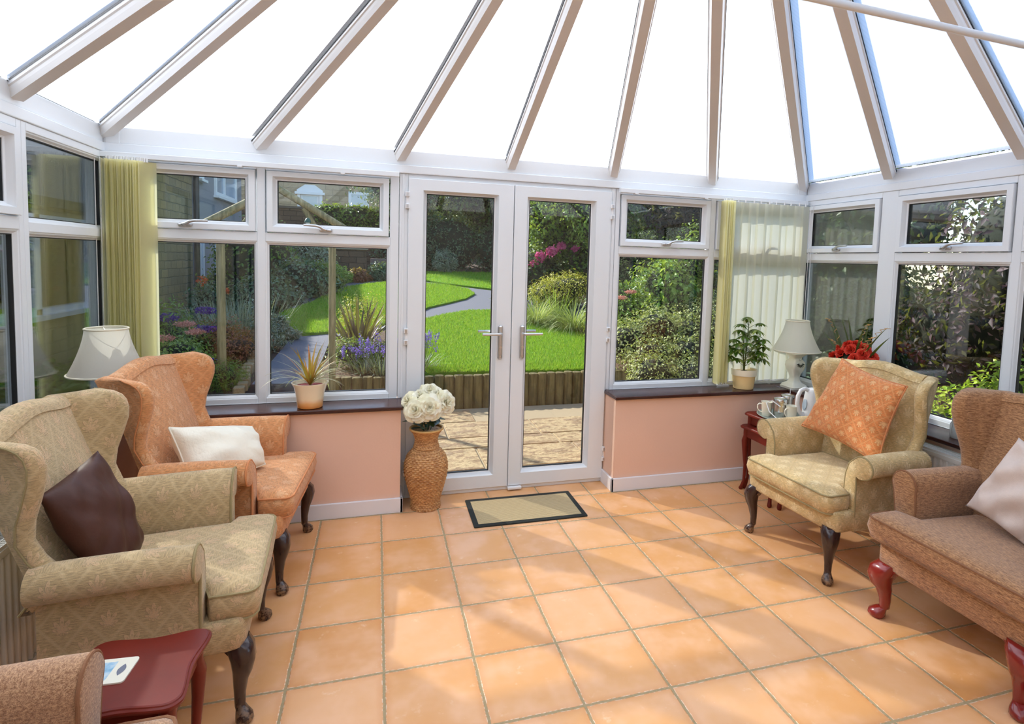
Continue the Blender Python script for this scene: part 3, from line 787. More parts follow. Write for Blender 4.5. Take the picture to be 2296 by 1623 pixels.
cushion('cushion', GREEN_R, (-.19, -.15, 1.045), (-.165, .28, .975), (-.05, .24, .56), (-.04, -.275, .62), .14, 'orange_cushion', 'large orange cushion with leaf and diamond pattern standing on its corner', 8, .004, pip='piping_o')
cushion('cushion', BROWN_R, (-.123, -.06, .876), (-.10, .26, .80), (0, .10, .47), (-.015, -.18, .535), .15, 'beige_cloth', 'pale beige woven cushion on the brown chenille armchair', 12, .005)

# ================================================================ RADIATORS
def radiator(x_front, sgn, y0, y1, label):
    """flat panel convector against a side wall; sgn=+1 faces +x"""
    root = empty('radiator', (x_front, (y0 + y1) / 2, .13), label=label, cat='radiator'); ym = (y0 + y1) / 2
    H = .475; L = (y1 - y0) / 2
    m = MB(); n = int((y1 - y0) / .0345)
    prof = []
    m.box(-sgn * .012, -sgn * .035, -L, L, .0, H)
    m.box(0, -sgn * .012, -L, L, H - .022, H); m.box(0, -sgn * .012, -L, L, 0, .022); m.box(0, -sgn * .012, -L, -L + .016, 0, H); m.box(0, -sgn * .012, L - .016, L, 0, H)
    for i in range(n):                                            # pressed vertical flutes
        y = -L + .03 + i * (2 * L - .06) / (n - 1)
        m.loft([[(sgn * (-.012 + .0115 * k), y + (a * w), z) for a, k in ((-1, 0), (-.72, .8), (-.4, 1), (.4, 1), (.72, .8), (1, 0))] for z, w in ((.024, .004), (.04, .0115), (H - .04, .0115), (H - .024, .004))])
    m.build('panel', M['white_metal'], root, bevel=0, angle=50)
    g = MB()
    for i in range(int(2 * L / .0125)):
        y = -L + .012 + i * .0125; g.box(-sgn * .006, -sgn * .082, y, y + .005, H + .006, H + .011)
    for q in (.004, .028, .055, .084): g.box(-sgn * q, -sgn * (q + .003), -L, L, H, H + .013)
    g.build('top_grille', M['white_metal'], root, smooth=False)
    b = MB(); b.box(-sgn * .06, -sgn * .085, -L, L, 0, H); b.build('rear_panel', M['white_metal'], root, smooth=False)
    for s in (-1, 1):
        c = MB(); c.box(-sgn * .03, -sgn * .088, s * (L - .012), s * (L + .001), .02, H + .01)
        c.build('side_cover', M['white_metal'], root, smooth=False, bevel=.003)
    v = MB(); v.cyl((-sgn * .045, L + .02, .05), (-sgn * .045, L + .02, -.126), .0075, 10); v.cyl((-sgn * .045, L, .05), (-sgn * .045, L + .03, .05), .011, 10); v.cyl((-sgn * .045, L + .02, .05), (-sgn * .045, L + .02, .10), .016, 14)
    v.build('valve', M['white_plastic'], root)
    return root
radiator(-.475, 1, -2.35, -1.0, 'long white fluted radiator behind the sage green armchair on the left')
radiator(3.505, -1, -2.35, -.93, 'white fluted radiator under the right window behind the armchairs')

# ================================================================ TABLES
def wavy_top(x0, x1, y0, y1, z, t, wave=.012, r=.035):
    """table top with moulded edge and gently serpentine sides"""
    base = []
    for cx, cy, a0 in ((x1 - r, y1 - r, 0), (x0 + r, y1 - r, 90), (x0 + r, y0 + r, 180), (x1 - r, y0 + r, 270)):
        for i in range(7):
            a = R(a0 + 90 * i / 6); base.append((cx + r * math.cos(a), cy + r * math.sin(a)))
    pts = []
    for k in range(4):
        a = base[k * 7 + 6]; b_ = base[((k + 1) % 4) * 7]; pts += base[k * 7:k * 7 + 7]
        nx, ny = (b_[1] - a[1]), -(b_[0] - a[0]); l = math.hypot(nx, ny); nx /= l; ny /= l
        for i in range(1, 12):
            q = i / 12; s = wave * (math.cos(2 * PI * q) - 1) * .5
            pts.append((lerp(a[0], b_[0], q) + nx * s, lerp(a[1], b_[1], q) + ny * s))
    cx, cy = (x0 + x1) / 2, (y0 + y1) / 2; rings = []
    for g, dz in ((-.010, -t), (-.002, -t * .9), (0, -t * .6), (-.001, -t * .4), (-.006, -t * .25), (-.008, -.002), (-.012, 0)):
        rr = []
        for x, y in pts:
            d = math.hypot(x - cx, y - cy); k = (d + g) / d; rr.append((cx + (x - cx) * k, cy + (y - cy) * k, z + dz))
        rings.append(rr)
    return MB().loft(rings)
def small_table(name, x0, x1, y0, y1, z, label, cat='table', group=None, apron=.06, drawer=False):
    root = empty(name, ((x0 + x1) / 2, (y0 + y1) / 2, 0), label=label, cat=cat, group=group)
    w, d = (x1 - x0) / 2, (y1 - y0) / 2
    wavy_top(-w, w, -d, d, z, .02).build('table_top', M['redwood'], root, angle=18)
    i = .032; a = MB()
    a.box(-w + i, -w + i + .014, -d + i, d - i, z - .02 - apron, z - .018); a.box(w - i - .014, w - i, -d + i, d - i, z - .02 - apron, z - .018)
    a.box(-w + i, w - i, d - i - .014, d - i, z - .02 - apron, z - .018); a.box(-w + i, w - i, -d + i, -d + i + .014, z - .02 - apron, z - .018)
    a.build('apron', M['redwood'], root, smooth=False, bevel=.002)
    for sx in (-1, 1):
        for sy in (-1, 1):
            rings = []
            for q, r, o in ((0, .019, 0), (.12, .019, 0), (.2, .020, .006), (.35, .016, .004), (.6, .0115, -.002), (.85, .010, .0), (.94, .0125, .008), (.975, .015, .013), (1, .011, .012)):
                zz = (z - .02) * (1 - q); cx, cy = sx * (w - i - .008) + sx * o, sy * (d - i - .008) + sy * o
                rings.append([(cx + r * math.cos(2 * PI * k / 12) * (1.05 if abs(math.sin(4 * PI * k / 12)) > .5 else 1), cy + r * math.sin(2 * PI * k / 12), zz) for k in range(12)])
            MB().loft(rings).build('leg', M['redwood'], root, angle=60)
    return root
small_table('side_table', -.10, .195, -1.975, -1.668, .47, 'small red mahogany side table with a wavy edge and a picture coaster, bottom left')
small_table('nesting_table', 3.125, 3.545, -.525, -.105, .548, 'tallest red mahogany nesting table carrying the tea tray', group=None)
small_table('nesting_table', 3.088, 3.46, -.475, -.115, .462, 'lower red mahogany nesting table pulled out to the left under the tea tray table')
# coaster with a printed picture
def coaster():
    root = empty('coaster', (-.018, -1.815, .470), R(-4), 'white picture coaster on the small red table', 'coaster')
    b = MB(); b.prism(rrect(-.058, .058, -.048, .048, .010, 4), 0, .004); b.build('board', M['ceramic'], root, smooth=False)
    n = NT('coaster_print'); c = n.coord(); nz = n.noise(c, 40, 4)
    n.set(color=n.ramp(nz, [(.3, rgb(120, 170, 205)), (.5, rgb(160, 200, 225)), (.7, rgb(215, 228, 232))]), rough=.2)
    p = MB(); p.box(-.045, .012, -.034, .034, .004, .0044); p.build('picture', n.mat, root, smooth=False)
    l = MB(); l.grid(8, 4, lambda u, v: (.034 + (v - .5) * .018 * math.sin(PI * u), -.022 + .044 * u, .0046)); l.build('printed_leaf', simple('grey_print', rgb(120, 125, 140), .3), root)
    root['label'] = 'white coaster with a blue picture and grey leaf on the small red table'
coaster()
# door mat
def doormat():
    root = empty('doormat', (1.551, -.112, 0), R(-.3), 'tan ribbed doormat with black rubber border in front of the french doors', 'doormat')
    MB().prism(rrect(-.352, .352, -.192, .192, .008, 3), 0, .007).build('rubber_border', simple('black_rubber', rgb(28, 32, 28), .8, bump=.5, bscale=300), root, smooth=False)
    n = NT('ribbed_tan_carpet'); c = n.xyz(n.coord()); w = n.m('SINE', n.m('MULTIPLY', c[1], 2 * PI / .0105)); nz = n.noise(n.coord(), 260, 3, .7)
    n.set(color=n.mix(n.m('ADD', n.m('MULTIPLY', n.smooth(w, -.6, .8), .5), n.m('MULTIPLY', nz, .5)), rgb(166, 136, 94), rgb(238, 218, 174)), rough=.95, spec=.1)
    n.bump(n.m('ADD', w, nz), .6, .004)
    m = MB(); m.grid(60, 36, lambda u, v: (-.322 + .644 * u, -.160 + .320 * v, .0075 + .0035 * min(1, 12 * min(u, 1 - u), 8 * min(v, 1 - v)))); m.build('carpet_pile', n.mat, root)
doormat()

# ================================================================ LAMPS
def lamp_shade(root, z0, z1, r0, r1, pleats=90):
    rings = []; n = pleats * 2
    for i in range(13):
        q = i / 12; z = lerp(z0, z1, q); r = r1 + (r0 - r1) * (1 - q) ** 1.55
        rings.append([((r + (.0007 if k % 2 else -.0007)) * math.cos(2 * PI * k / n), (r + (.0007 if k % 2 else -.0007)) * math.sin(2 * PI * k / n), z) for k in range(n)])
    o = MB().loft(rings, True, False, False).build('lamp_shade', M['lampshade'], root, angle=180, recalc=False)
    for r, z in ((r0 + .001, z0 + .003), (r1 + .001, z1 - .003)):
        t = MB(); t.tube([((r) * math.cos(2 * PI * k / 48), r * math.sin(2 * PI * k / 48), z) for k in range(49)], .0045, 6)
        t.build('shade_trim', simple('cream_braid', rgb(236, 228, 205), .8), o)
    s = MB()
    for k in range(3): a = 2 * PI * k / 3; s.cyl((0, 0, z1 - .02), (r1 * math.cos(a), r1 * math.sin(a), z1 - .006), .0015, 6)
    s.build('shade_carrier', M['chrome'], o)
    return o
root = empty('table_lamp', (-.612, -.235, .664), label='cream shaded lamp on a thin metal stem, on the left window board by the blind', cat='lamp')
MB().lathe([(.055, 0), (.058, .006), (.05, .014), (.02, .022), (.008, .03), (.007, .05)], seg=28).build('lamp_base', M['chrome'], root)
MB().cyl((0, 0, .03), (0, 0, .40), .0055, 12).build('stem', M['chrome'], root)
MB().lathe([(.012, .34), (.015, .35), (.015, .39), (.011, .40)], seg=16).build('bulb_holder', M['white_plastic'], root)
MB().lathe([(.012, .40), (.02, .43), (.027, .455), (.018, .478), (.003, .485)], seg=16).build('light_bulb', M['ceramic'], root)
lamp_shade(root, .288, .512, .158, .086)
root = empty('table_lamp', (3.668, .035, .664), label='cream lamp with a curvy square ceramic base in the right corner of the window board', cat='lamp')
rings = []
for z, w in ((0, .074), (.016, .076), (.02, .070), (.03, .066), (.045, .040), (.06, .031), (.085, .028), (.11, .034), (.14, .048), (.17, .055), (.20, .052), (.215, .040), (.225, .034), (.238, .036), (.252, .052), (.262, .058), (.268, .054), (.27, .01)):
    rings.append([(x, y, z) for x, y in rrect(-w, w, -w, w, w * .28, 4)])
MB().loft(rings).build('lamp_base', M['ceramic'], root, angle=55)
ink = simple('dark_leaf_paint', rgb(38, 44, 34), .3); m = MB()
def petal2d(a, L0, L1, w):
    c = Vector((math.sin(R(a)), 0, -math.cos(R(a)))); s = Vector((c.z, 0, -c.x)); pts = []
    for q in np.linspace(0, 1, 7): pts.append(c * lerp(L0, L1, q) + s * w * math.sin(PI * q))
    for q in np.linspace(1, 0, 7)[1:-1]: pts.append(c * lerp(L0, L1, q) - s * w * math.sin(PI * q))
    return pts
for a in (-66, -44, -22, 0, 22, 44, 66):
    ps = petal2d(a, .012, .040, .0040); m.add([(p.x, -.0580, .200 + p.z) for p in ps], [tuple(range(len(ps)))])
for a in (-50, -17, 17, 50):
    ps = petal2d(a, .010, .020, .0016); m.add([(p.x, -.0530, .232 + p.z) for p in ps], [tuple(range(len(ps)))])
m.T = None; lo = m.build('painted_leaves', ink, root, smooth=False)
MB().cyl((0, 0, .268), (0, 0, .30), .012, 12).build('bulb_holder', M['black'], root)
lamp_shade(root, .283, .512, .170, .082)
tag(MB().tube([(3.62, .03, .668), (3.60, -.01, .675), (3.585, -.03, .668), (3.57, -.045, .645), (3.56, -.06, .60), (3.565, -.07, .3), (3.57, -.07, .02)], .003, 6).build('lamp_cable', M['rope']), 'thin white cable hanging from the ceramic lamp over the window board', 'cable')

# ================================================================ POTS AND PLANTS
def blade(m, base, az, el, length, width, droop, seg=9, fold=.25, twist=0):
    """strap leaf: starts at elevation el, bends down by droop (radians)"""
    p = Vector(base); L = []; Rr_ = []; C_ = []
    for i in range(seg + 1):
        q = i / seg; e = el - droop * q ** 1.4; d = Vector((math.cos(az) * math.cos(e), math.sin(az) * math.cos(e), math.sin(e)))
        if i: p = p + d * (length / seg)
        s = Vector((-math.sin(az + twist * q), math.cos(az + twist * q), 0)); up = s.cross(d)
        w = width * (min(1, .45 + q * 2.5)) * (1 - q ** 2.2) * .5 + .0004
        L.append(tuple(p + s * w - up * w * fold)); C_.append(tuple(p)); Rr_.append(tuple(p - s * w - up * w * fold))
    n = seg + 1
    m.add(L + C_ + Rr_, [(i, i + 1, n + i + 1, n + i) for i in range(seg)] + [(n + i, n + i + 1, 2 * n + i + 1, 2 * n + i) for i in range(seg)])
    return p
# dracaena
root = empty('potted_dracaena', (.272, .082, .664), label='spiky orange and cream striped dracaena in a cream pot on the left window board', cat='potted plant')
n = NT('cream_orange_glaze'); z = n.xyz(n.coord())[2]; n.set(color=n.ramp(n.m('ADD', n.m('MULTIPLY', z, 7), n.m('MULTIPLY', n.noise(n.coord(), 20, 2), .15)), [(.12, rgb(222, 140, 66)), (.30, rgb(236, 178, 116)), (.48, rgb(246, 228, 192)), (1, rgb(248, 240, 214))]), rough=.18, coat=.5)
MB().lathe([(.066, 0), (.070, .003), (.074, .04), (.080, .085), (.092, .128), (.101, .143), (.102, .148), (.096, .148), (.088, .132), (.078, .12), (.001, .12)], seg=40, cap1=False).build('pot', n.mat, root)
MB().lathe([(.084, .121), (.085, .126), (.05, .128), (.001, .129)], seg=24).build('pebble_mulch', simple('red_pebbles', rgb(160, 36, 48), .6, vary=.4, nscale=120, bump=1, bscale=180), root)
dm = leaf_mat('dracaena_orange', [rgb(214, 120, 50), rgb(230, 160, 84), rgb(150, 140, 60), rgb(204, 96, 62), rgb(236, 190, 120)], .35, .3)
dc = leaf_mat('dracaena_cream', [rgb(240, 232, 200), rgb(220, 214, 170), rgb(150, 160, 90), rgb(240, 226, 190)], .35, .3)
rs = random.Random(5)
m = MB()
for i in range(17):
    az = rs.uniform(0, 2 * PI); el = R(rs.uniform(52, 86)); blade(m, (.004 * math.cos(az), .004 * math.sin(az), .13), az, el, rs.uniform(.17, .31), .015, R(rs.uniform(0, 35)), 10, twist=.3)
m.build('leaves', dm, root, angle=180, label='upright orange and green leaves')
m = MB()
for i in range(44):
    az = rs.uniform(0, 2 * PI) if i % 3 else rs.uniform(-.7, .7); el = R(rs.uniform(15, 62)); blade(m, (.006 * math.cos(az), .006 * math.sin(az), .13 + .03 * rs.random()), az, el, rs.uniform(.14, .29), .0075, R(rs.uniform(25, 85)), 10, twist=.4)
m.build('leaves', dc, root, angle=180, label='thin drooping cream striped leaves')
# schefflera
root = empty('potted_schefflera', (3.262, .092, .664), label='green umbrella plant in a cream and yellow pot in front of the right blind', cat='potted plant')
MB().lathe([(.068, 0), (.072, .003), (.083, .098), (.0835, .10), (.090, .102), (.094, .142), (.090, .144), (.085, .135), (.001, .13)], seg=40, cap1=False).build('pot', simple('yellow_cream_pot', rgb(246, 214, 152), .35), root)
MB().lathe([(.0845, .100), (.0905, .101), (.0948, .143), (.0945, .146), (.088, .146), (.086, .14)], seg=40, cap0=False, cap1=False).build('pot_rim', simple('ivory_pot_rim', rgb(244, 234, 208), .35), root)
MB().lathe([(.085, .126), (.04, .131), (.001, .132)], seg=20).build('soil', simple('dark_soil', rgb(46, 36, 26), .9, bump=1, bscale=120), root)
sl = leaf_mat('schefflera_leaf', [rgb(52, 88, 28), rgb(78, 114, 40), rgb(42, 74, 24), rgb(150, 164, 84), rgb(64, 100, 34)], .22, .25, .6)
st = MB(); lf = MB(); rs = random.Random(3)
def leaflet(m, base, d, L, w, droop):
    d = d.normalized(); s = d.cross(Vector((0, 0, 1))); s = s.normalized() if s.length > .01 else Vector((1, 0, 0))
    n = 5; P_ = []; p = Vector(base)
    for i in range(n + 1):
        q = i / n
        if i: p = p + (d - Vector((0, 0, droop * q))).normalized() * L / n
        ww = w * math.sin(PI * min(1, .06 + q * .93)) ** .75; up = s.cross(d)
        P_.append((tuple(p + s * ww + up * ww * .25), tuple(p), tuple(p - s * ww + up * ww * .25)))
    v = [x for t in P_ for x in t]; f = []
    for i in range(n): a = 3 * i; f += [(a, a + 3, a + 4, a + 1), (a + 1, a + 4, a + 5, a + 2)]
    m.add(v, f)
stems = [((0, 0, .13), (.01, 0, .30), (.02, .0, .48)), ((.0, 0, .13), (-.01, .005, .25), (-.02, .0, .38))]
for a, b_, c_ in stems: st.tube([a, b_, c_], [.006, .005, .003], 8)
for i in range(34):
    q = .10 + .90 * (i % 21) / 20; S = stems[0] if i < 22 else stems[1]
    base = Vector(S[0]).lerp(Vector(S[1]), min(1, q * 2)) if q < .5 else Vector(S[1]).lerp(Vector(S[2]), q * 2 - 1)
    az = i * 2.4 + rs.uniform(-.3, .3); ln = rs.uniform(.10, .185) * (1.10 - .62 * q)
    d = Vector((math.cos(az), math.sin(az) * .45 - .12, rs.uniform(.25, .65) + (.8 if q > .93 else 0))); tip = base + d.normalized() * ln
    st.tube([base, base.lerp(tip, .6) + Vector((0, 0, .006)), tip], .0016, 5)
    k = rs.choice([7, 8, 8, 9]); Ls = rs.uniform(.062, .084) * (.8 if q > .9 else 1)
    for j in range(k):
        a2 = 2 * PI * j / k + rs.uniform(-.1, .1); dd = Vector((math.cos(a2), math.sin(a2), -.25 + rs.uniform(-.1, .2)))
        leaflet(lf, tip, dd, Ls * rs.uniform(.85, 1.1), .0112, rs.uniform(.4, .9))
st.build('stem', simple('green_stem', rgb(92, 104, 50), .5), root, angle=180); lf.build('leaves', sl, root, angle=180)

# roses
def rose(m, c, r, ax=(0, 0, 1), seed=0, layers=5, open_=1.0):
    rs = random.Random(seed); ax = Vector(ax).normalized(); q = ax.to_track_quat('Z', 'Y').to_matrix()
    T = lambda p: tuple(Vector(c) + q @ Vector(p))
    for L in range(layers):
        t = L / (layers - 1); k = 3 + L // 2; rad = r * (.09 + .91 * t); h = r * (.95 - .30 * t); flare = (t ** 1.5) * open_
        for j in range(k):
            a0 = 2 * PI * j / k + L * .7 + rs.uniform(-.15, .15); wid_ = 2 * PI / k * 1.28
            tilt = rs.uniform(-.06, .06)
            def f(u, v):
                a = a0 + (u - .5) * wid_ * (.35 + .65 * math.sin(PI * (.18 + .62 * v)))
                rr = rad * (.15 + .85 * v ** .8) * (1 + .10 * math.cos((u - .5) * PI)) + flare * r * .30 * max(0, v - .6) * 2.5
                z = h * (v ** .9) - flare * r * .55 * max(0, v - .55) * 1.8 - (1 - t) * 0 + r * .05 * math.sin(u * 9 + seed + L) * v + tilt * r * v
                z -= abs(u - .5) ** 2 * r * .5 * v
                z += r * .07 * math.sin(u * 3 * PI + L * 1.3) * v * (t + .2)
                return T((rr * math.cos(a), rr * math.sin(a), z - r * .3 * t * 1.2))
            m.grid(7, 6, f)
def rose_bud(m, c, r, ax): m.ball((c[0] + ax[0] * r * .45, c[1] + ax[1] * r * .45, c[2] + ax[2] * r * .45), r * .17, 8, 1, 1, 1.8)
def rose_leaf(m, base, d, L, w): leaflet(m, base, Vector(d), L, w, .25)
wp = petal_mat('ivory_petals', [rgb(250, 246, 226), rgb(246, 240, 206), rgb(252, 250, 238)], .10)
rp = petal_mat('red_petals', [rgb(214, 52, 34), rgb(230, 74, 50), rgb(178, 30, 20)], .08)
gl = leaf_mat('bluegreen_silk_leaves', [rgb(40, 78, 64), rgb(58, 98, 80), rgb(84, 122, 110), rgb(34, 66, 48)], .4, .15)
# wicker vase, woven in real relief
root = empty('wicker_vase', (.948, .062, 0), label='tall woven wicker floor vase beside the left door leaf', cat='vase')
vp = [(.088, 0), (.092, .008), (.088, .03), (.087, .045), (.093, .075), (.108, .13), (.124, .19), (.132, .245), (.130, .29), (.116, .335), (.090, .365), (.074, .378), (.074, .386), (.077, .392), (.071, .40), (.067, .42), (.067, .44), (.074, .465), (.090, .488), (.100, .50)]
zs_ = np.linspace(0, .5, 168); rr_ = np.interp(zs_, [z for r, z in vp], [r for r, z in vp]); ns = 216
V = []
for i, (z, r) in enumerate(zip(zs_, rr_)):
    for k in range(ns):
        a = 2 * PI * k / ns; V.append(((r + .0040 * math.sin(a * 27 + PI * (i // 4 % 2)) * (1 if i % 4 in (1, 2) else .2) + (.0022 if i % 4 in (1, 2) else -.0018)) * math.cos(a), (r + .0040 * math.sin(a * 27 + PI * (i // 4 % 2)) * (1 if i % 4 in (1, 2) else .2) + (.0022 if i % 4 in (1, 2) else -.0018)) * math.sin(a), z))
F = [(i * ns + k, i * ns + (k + 1) % ns, (i + 1) * ns + (k + 1) % ns, (i + 1) * ns + k) for i in range(len(zs_) - 1) for k in range(ns)]
n = NT('woven_wicker'); c = n.coord(); nz = n.noise(n.scale(c, (30, 30, 260)), 1, 3, .7); n.set(color=n.mix(n.smooth(nz, .3, .7), rgb(160, 104, 58), rgb(234, 184, 122)), rough=.55)
n.bump(nz, .5, .002); wick = n.mat
raw_mesh('vase_body', V, F, wick, root, smooth=True)
rim = MB(); rim.tube([(.0995 * math.cos(a), .0995 * math.sin(a), .503) for a in np.linspace(0, 2 * PI, 49)], .007, 8)
rim.build('vase_rim', simple('pale_cane_rim', rgb(226, 180, 112), .5), root)
MB().lathe([(.094, .495), (.066, .44), (.062, .40), (.001, .40)], seg=32, cap1=False).build('vase_lining', wick, root)
b = MB(); b.lathe([(.070, .3785), (.077, .381), (.079, .385), (.077, .389), (.070, .3915)], seg=60, cap0=False, cap1=False); b.build('neck_band', wick, root)
root = empty('white_rose_bouquet', (.948, .062, .42), label='bunch of large ivory roses with blue green leaves standing in the wicker vase', cat='flowers')
spots = [(.965, .05, .740, (0, -.6, .8), .046), (.835, .02, .690, (-.7, -.6, .5), .044), (.872, -.05, .652, (-.4, -.9, .35), .052), (.952, -.06, .665, (0, -1, .30), .056), (1.055, -.02, .682, (.5, -.8, .35), .052), (1.0, .01, .715, (.2, -.8, .6), .044), (.905, .03, .712, (-.3, -.6, .8), .042), (1.0, .09, .69, (.4, .3, .9), .045)]
for i, (x, y, z, ax, r) in enumerate(spots):
    m = MB(); rose(m, (x - .948, y - .062, z - .42), r * 1.10, ax, i + 3, 7, 1.2); rose_bud(m, (x - .948, y - .062, z - .42), r, Vector(ax).normalized()); bo = m.build('rose_bloom', wp, root, angle=180)
    s = MB(); s.tube([(0, 0, .0), ((x - .948) * .4, (y - .062) * .4, (z - .42) * .55), (x - .948, y - .062, z - .42)], .0028, 6); s.build('stem', gl, bo)
m = MB(); rs = random.Random(9)
for i in range(34):
    az = rs.uniform(0, 2 * PI); rr = rs.uniform(.01, .07); z = rs.uniform(.07, .21)
    rose_leaf(m, (rr * math.cos(az), rr * math.sin(az), z), (math.cos(az), math.sin(az), rs.uniform(-.25, .7)), rs.uniform(.06, .10), rs.uniform(.018, .028))
m.build('leaves', gl, root, angle=180)
# red rose arrangement
root = empty('red_rose_arrangement', (3.665, -.50, .664), label='arrangement of bright red roses with spiky leaves and gold curls on the right window board', cat='flowers')
MB().lathe([(.06, 0), (.064, .004), (.05, .02), (.058, .10), (.075, .2), (.08, .25), (.075, .25), (.05, .2), (.001, .19)], seg=28, cap1=False).build('vase', M['ceramic'], root)
for i in range(17):
    a = i * 2.4; q = math.sqrt((i + .5) / 17); x = .115 * q * math.cos(a) * .75; y = .165 * q * math.sin(a); z = .410 - .11 * q * q
    m = MB(); rose(m, (x, y, z), .036, (x * 4 - .55, y * 4, .5), i + 30, 6, .35); rose_bud(m, (x, y, z), .036, Vector((x * 4 - .55, y * 4, .5)).normalized()); m.build('rose_bloom', rp, root, angle=180)
m = MB(); m.ball((0, 0, .30), .10, 14, .75, 1.25, .75); m.build('foliage_ball', simple('dark_moss', rgb(34, 44, 24), .9, bump=1, bscale=60), root)
m = MB(); rs = random.Random(4)
for y, z_, el in ((.20, .9, 55), (.14, .4, 68), (.05, 0, 78), (-.10, 0, 80), (-.13, 0, 84), (-.18, 0, 62), (-.23, 0, 48), (.26, 0, 35), (.1, 0, 74)):
    az = R(90) if y > 0 else R(-90); blade(m, (rs.uniform(-.03, .03), y * .35, .30), az + rs.uniform(-.3, .3), R(el), rs.uniform(.24, .34), .024, R(rs.uniform(2, 18)), 8)
m.build('leaves', leaf_mat('dark_spiky_leaf', [rgb(58, 74, 42), rgb(84, 96, 56), rgb(48, 60, 36)], .5, .2), root, angle=180)
m = MB()
for y0, y1, zz in ((.10, .24, .56), (.07, .2, .42), (-.06, -.13, .56), (-.12, -.27, .55), (-.08, -.17, .48), (-.12, -.36, .33)):
    pts = []
    for k in range(70):
        q = k / 69; y = lerp(y0 * .4, y1, q); z = lerp(.28, zz, math.sin(q * PI / 2) if zz > .4 else q * .6); a = k * .62; r = .011
        pts.append((r * math.cos(a) - .02, y + r * math.sin(a), z))
    m.tube(pts, .0018, 5)
m.build('gold_curls', simple('gold_curls', rgb(206, 160, 92), .4, metal=.3), root, angle=180)

# ================================================================ TEA TRAY
TZ = .548
root = empty('tray', (3.30, -.31, TZ), label='oval green rimmed tray on the tall nesting table', cat='tray')
MB().lathe([(.001, .001), (.13, .001), (.15, .004), (.16, .012), (.163, .013), (.158, .016), (.148, .008), (.001, .005)], seg=48, sy=1.15).build('tray_body', simple('pale_green_tray', rgb(150, 160, 150), .35), root)
def mug(loc, rz, label):
    r = empty('mug', (*loc, TZ + .005), rz, label, 'mug'); r0 = .036
    MB().lathe([(.022, 0), (.027, .002), (.031, .012), (.0365, .095), (.038, .098), (.0355, .0975), (.034, .09), (.029, .012), (.001, .008)], seg=32, cap1=False).build('cup', M['ceramic'], r)
    MB().tube([(.033, 0, .080), (.050, 0, .084), (.062, 0, .072), (.062, 0, .052), (.050, 0, .032), (.031, 0, .024)], .0042, 8).build('handle', M['ceramic'], r)
mug((3.205, -.255), R(160), 'cream mug at the left end of the tea tray')
mug((3.298, -.385), R(190), 'cream mug in front of the rear canister, beside the kettle')
def canister(loc, label):
    r = empty('canister', (*loc, TZ + .005), 0, label, 'canister')
    MB().lathe([(.04, 0), (.0425, .003), (.0425, .045), (.0435, .047), (.0425, .05), (.0425, .108), (.040, .110)], seg=36).build('body', M['steel'], r)
    MB().lathe([(.041, .108), (.0445, .110), (.0445, .128), (.043, .131), (.036, .134), (.034, .132), (.001, .132)], seg=36, cap0=False).build('lid', M['steel'], r)
canister((3.262, -.318), 'front stainless steel canister on the tea tray between the mugs')
canister((3.385, -.240), 'rear stainless steel canister on the tea tray')
def kettle():
    r = empty('kettle', (3.445, -.415, TZ), R(180), 'white plastic jug kettle with a big loop handle on the tall nesting table', 'kettle')
    r.location.z = TZ
    MB().lathe([(.07, 0), (.078, .004), (.078, .022), (.070, .026)], seg=36).build('power_base', M['white_plastic'], r)
    MB().lathe([(.070, .026), (.074, .03), (.072, .09), (.063, .17), (.057, .205), (.054, .21), (.001, .212)], seg=36, sy=.85).build('jug', M['white_plastic'], r)
    MB().lathe([(.054, .209), (.050, .218), (.03, .224), (.001, .225)], seg=30, sy=.85).build('lid', M['white_plastic'], r)
    h = MB(); h.tube([(.045, 0, .208), (.075, 0, .222), (.108, 0, .212), (.128, 0, .175), (.130, 0, .125), (.118, 0, .078), (.095, 0, .048), (.066, 0, .045)], [.013, .0135, .014, .014, .014, .0135, .013, .012], 12, flat=.9); h.build('handle', M['white_plastic'], r)
    w = MB(); w.lathe([(.001, 0), (.02, .0), (.0225, .002), (.0225, .004)], seg=24); w.T = None
    g = MB(); g.T = Matrix.Translation((.071, 0, .115)) @ Matrix.Rotation(R(84), 4, 'Y') @ Matrix.Diagonal((1.7, .9, 1, 1)); g.lathe([(.001, .003), (.02, .003), (.0225, .0)], seg=24); g.build('water_gauge', simple('blue_grey_gauge', rgb(176, 190, 204), .15), r)
    s = MB(); s.cyl((-.05, 0, .19), (-.085, 0, .205), .02, 12, .012); s.build('spout', M['white_plastic'], r)
kettle()
tag(MB().tube([(3.40, -.45, .556), (3.33, -.47, .553), (3.25, -.44, .553), (3.20, -.37, .562), (3.175, -.32, .60), (3.18, -.28, .65), (3.20, -.31, .672), (3.23, -.36, .64)], .0035, 6).build('kettle_cable', M['white_plastic']), 'white kettle cable looping up beside the front canister', 'cable')
tag(MB().prism(rrect(3.325, 3.375, -.475, -.43, .010, 4), TZ, TZ + .028).build('plug', M['white_plastic'], bevel=.006, bseg=3), 'white mains plug lying on the table edge beside the kettle', 'plug')
r = empty('storage_jar', (3.70, -1.205, .664), 0, 'small glass jar with a wire clip on the right window board behind the brown chair', 'jar')
jg = simple('frosted_jar_glass', (.72, .76, .76), .12, coat=.4)
MB().lathe([(.035, 0), (.038, .004), (.040, .02), (.040, .075), (.032, .088), (.031, .094)], seg=28).build('jar_body', jg, r)
MB().lathe([(.033, .094), (.037, .096), (.037, .104), (.028, .109), (.001, .110)], seg=28).build('lid', jg, r)
MB().tube([(-.031, -.03, .088), (-.045, 0, .09), (-.05, 0, .05), (-.044, 0, .03)], .0014, 6).build('wire_clip', M['chrome'], r)

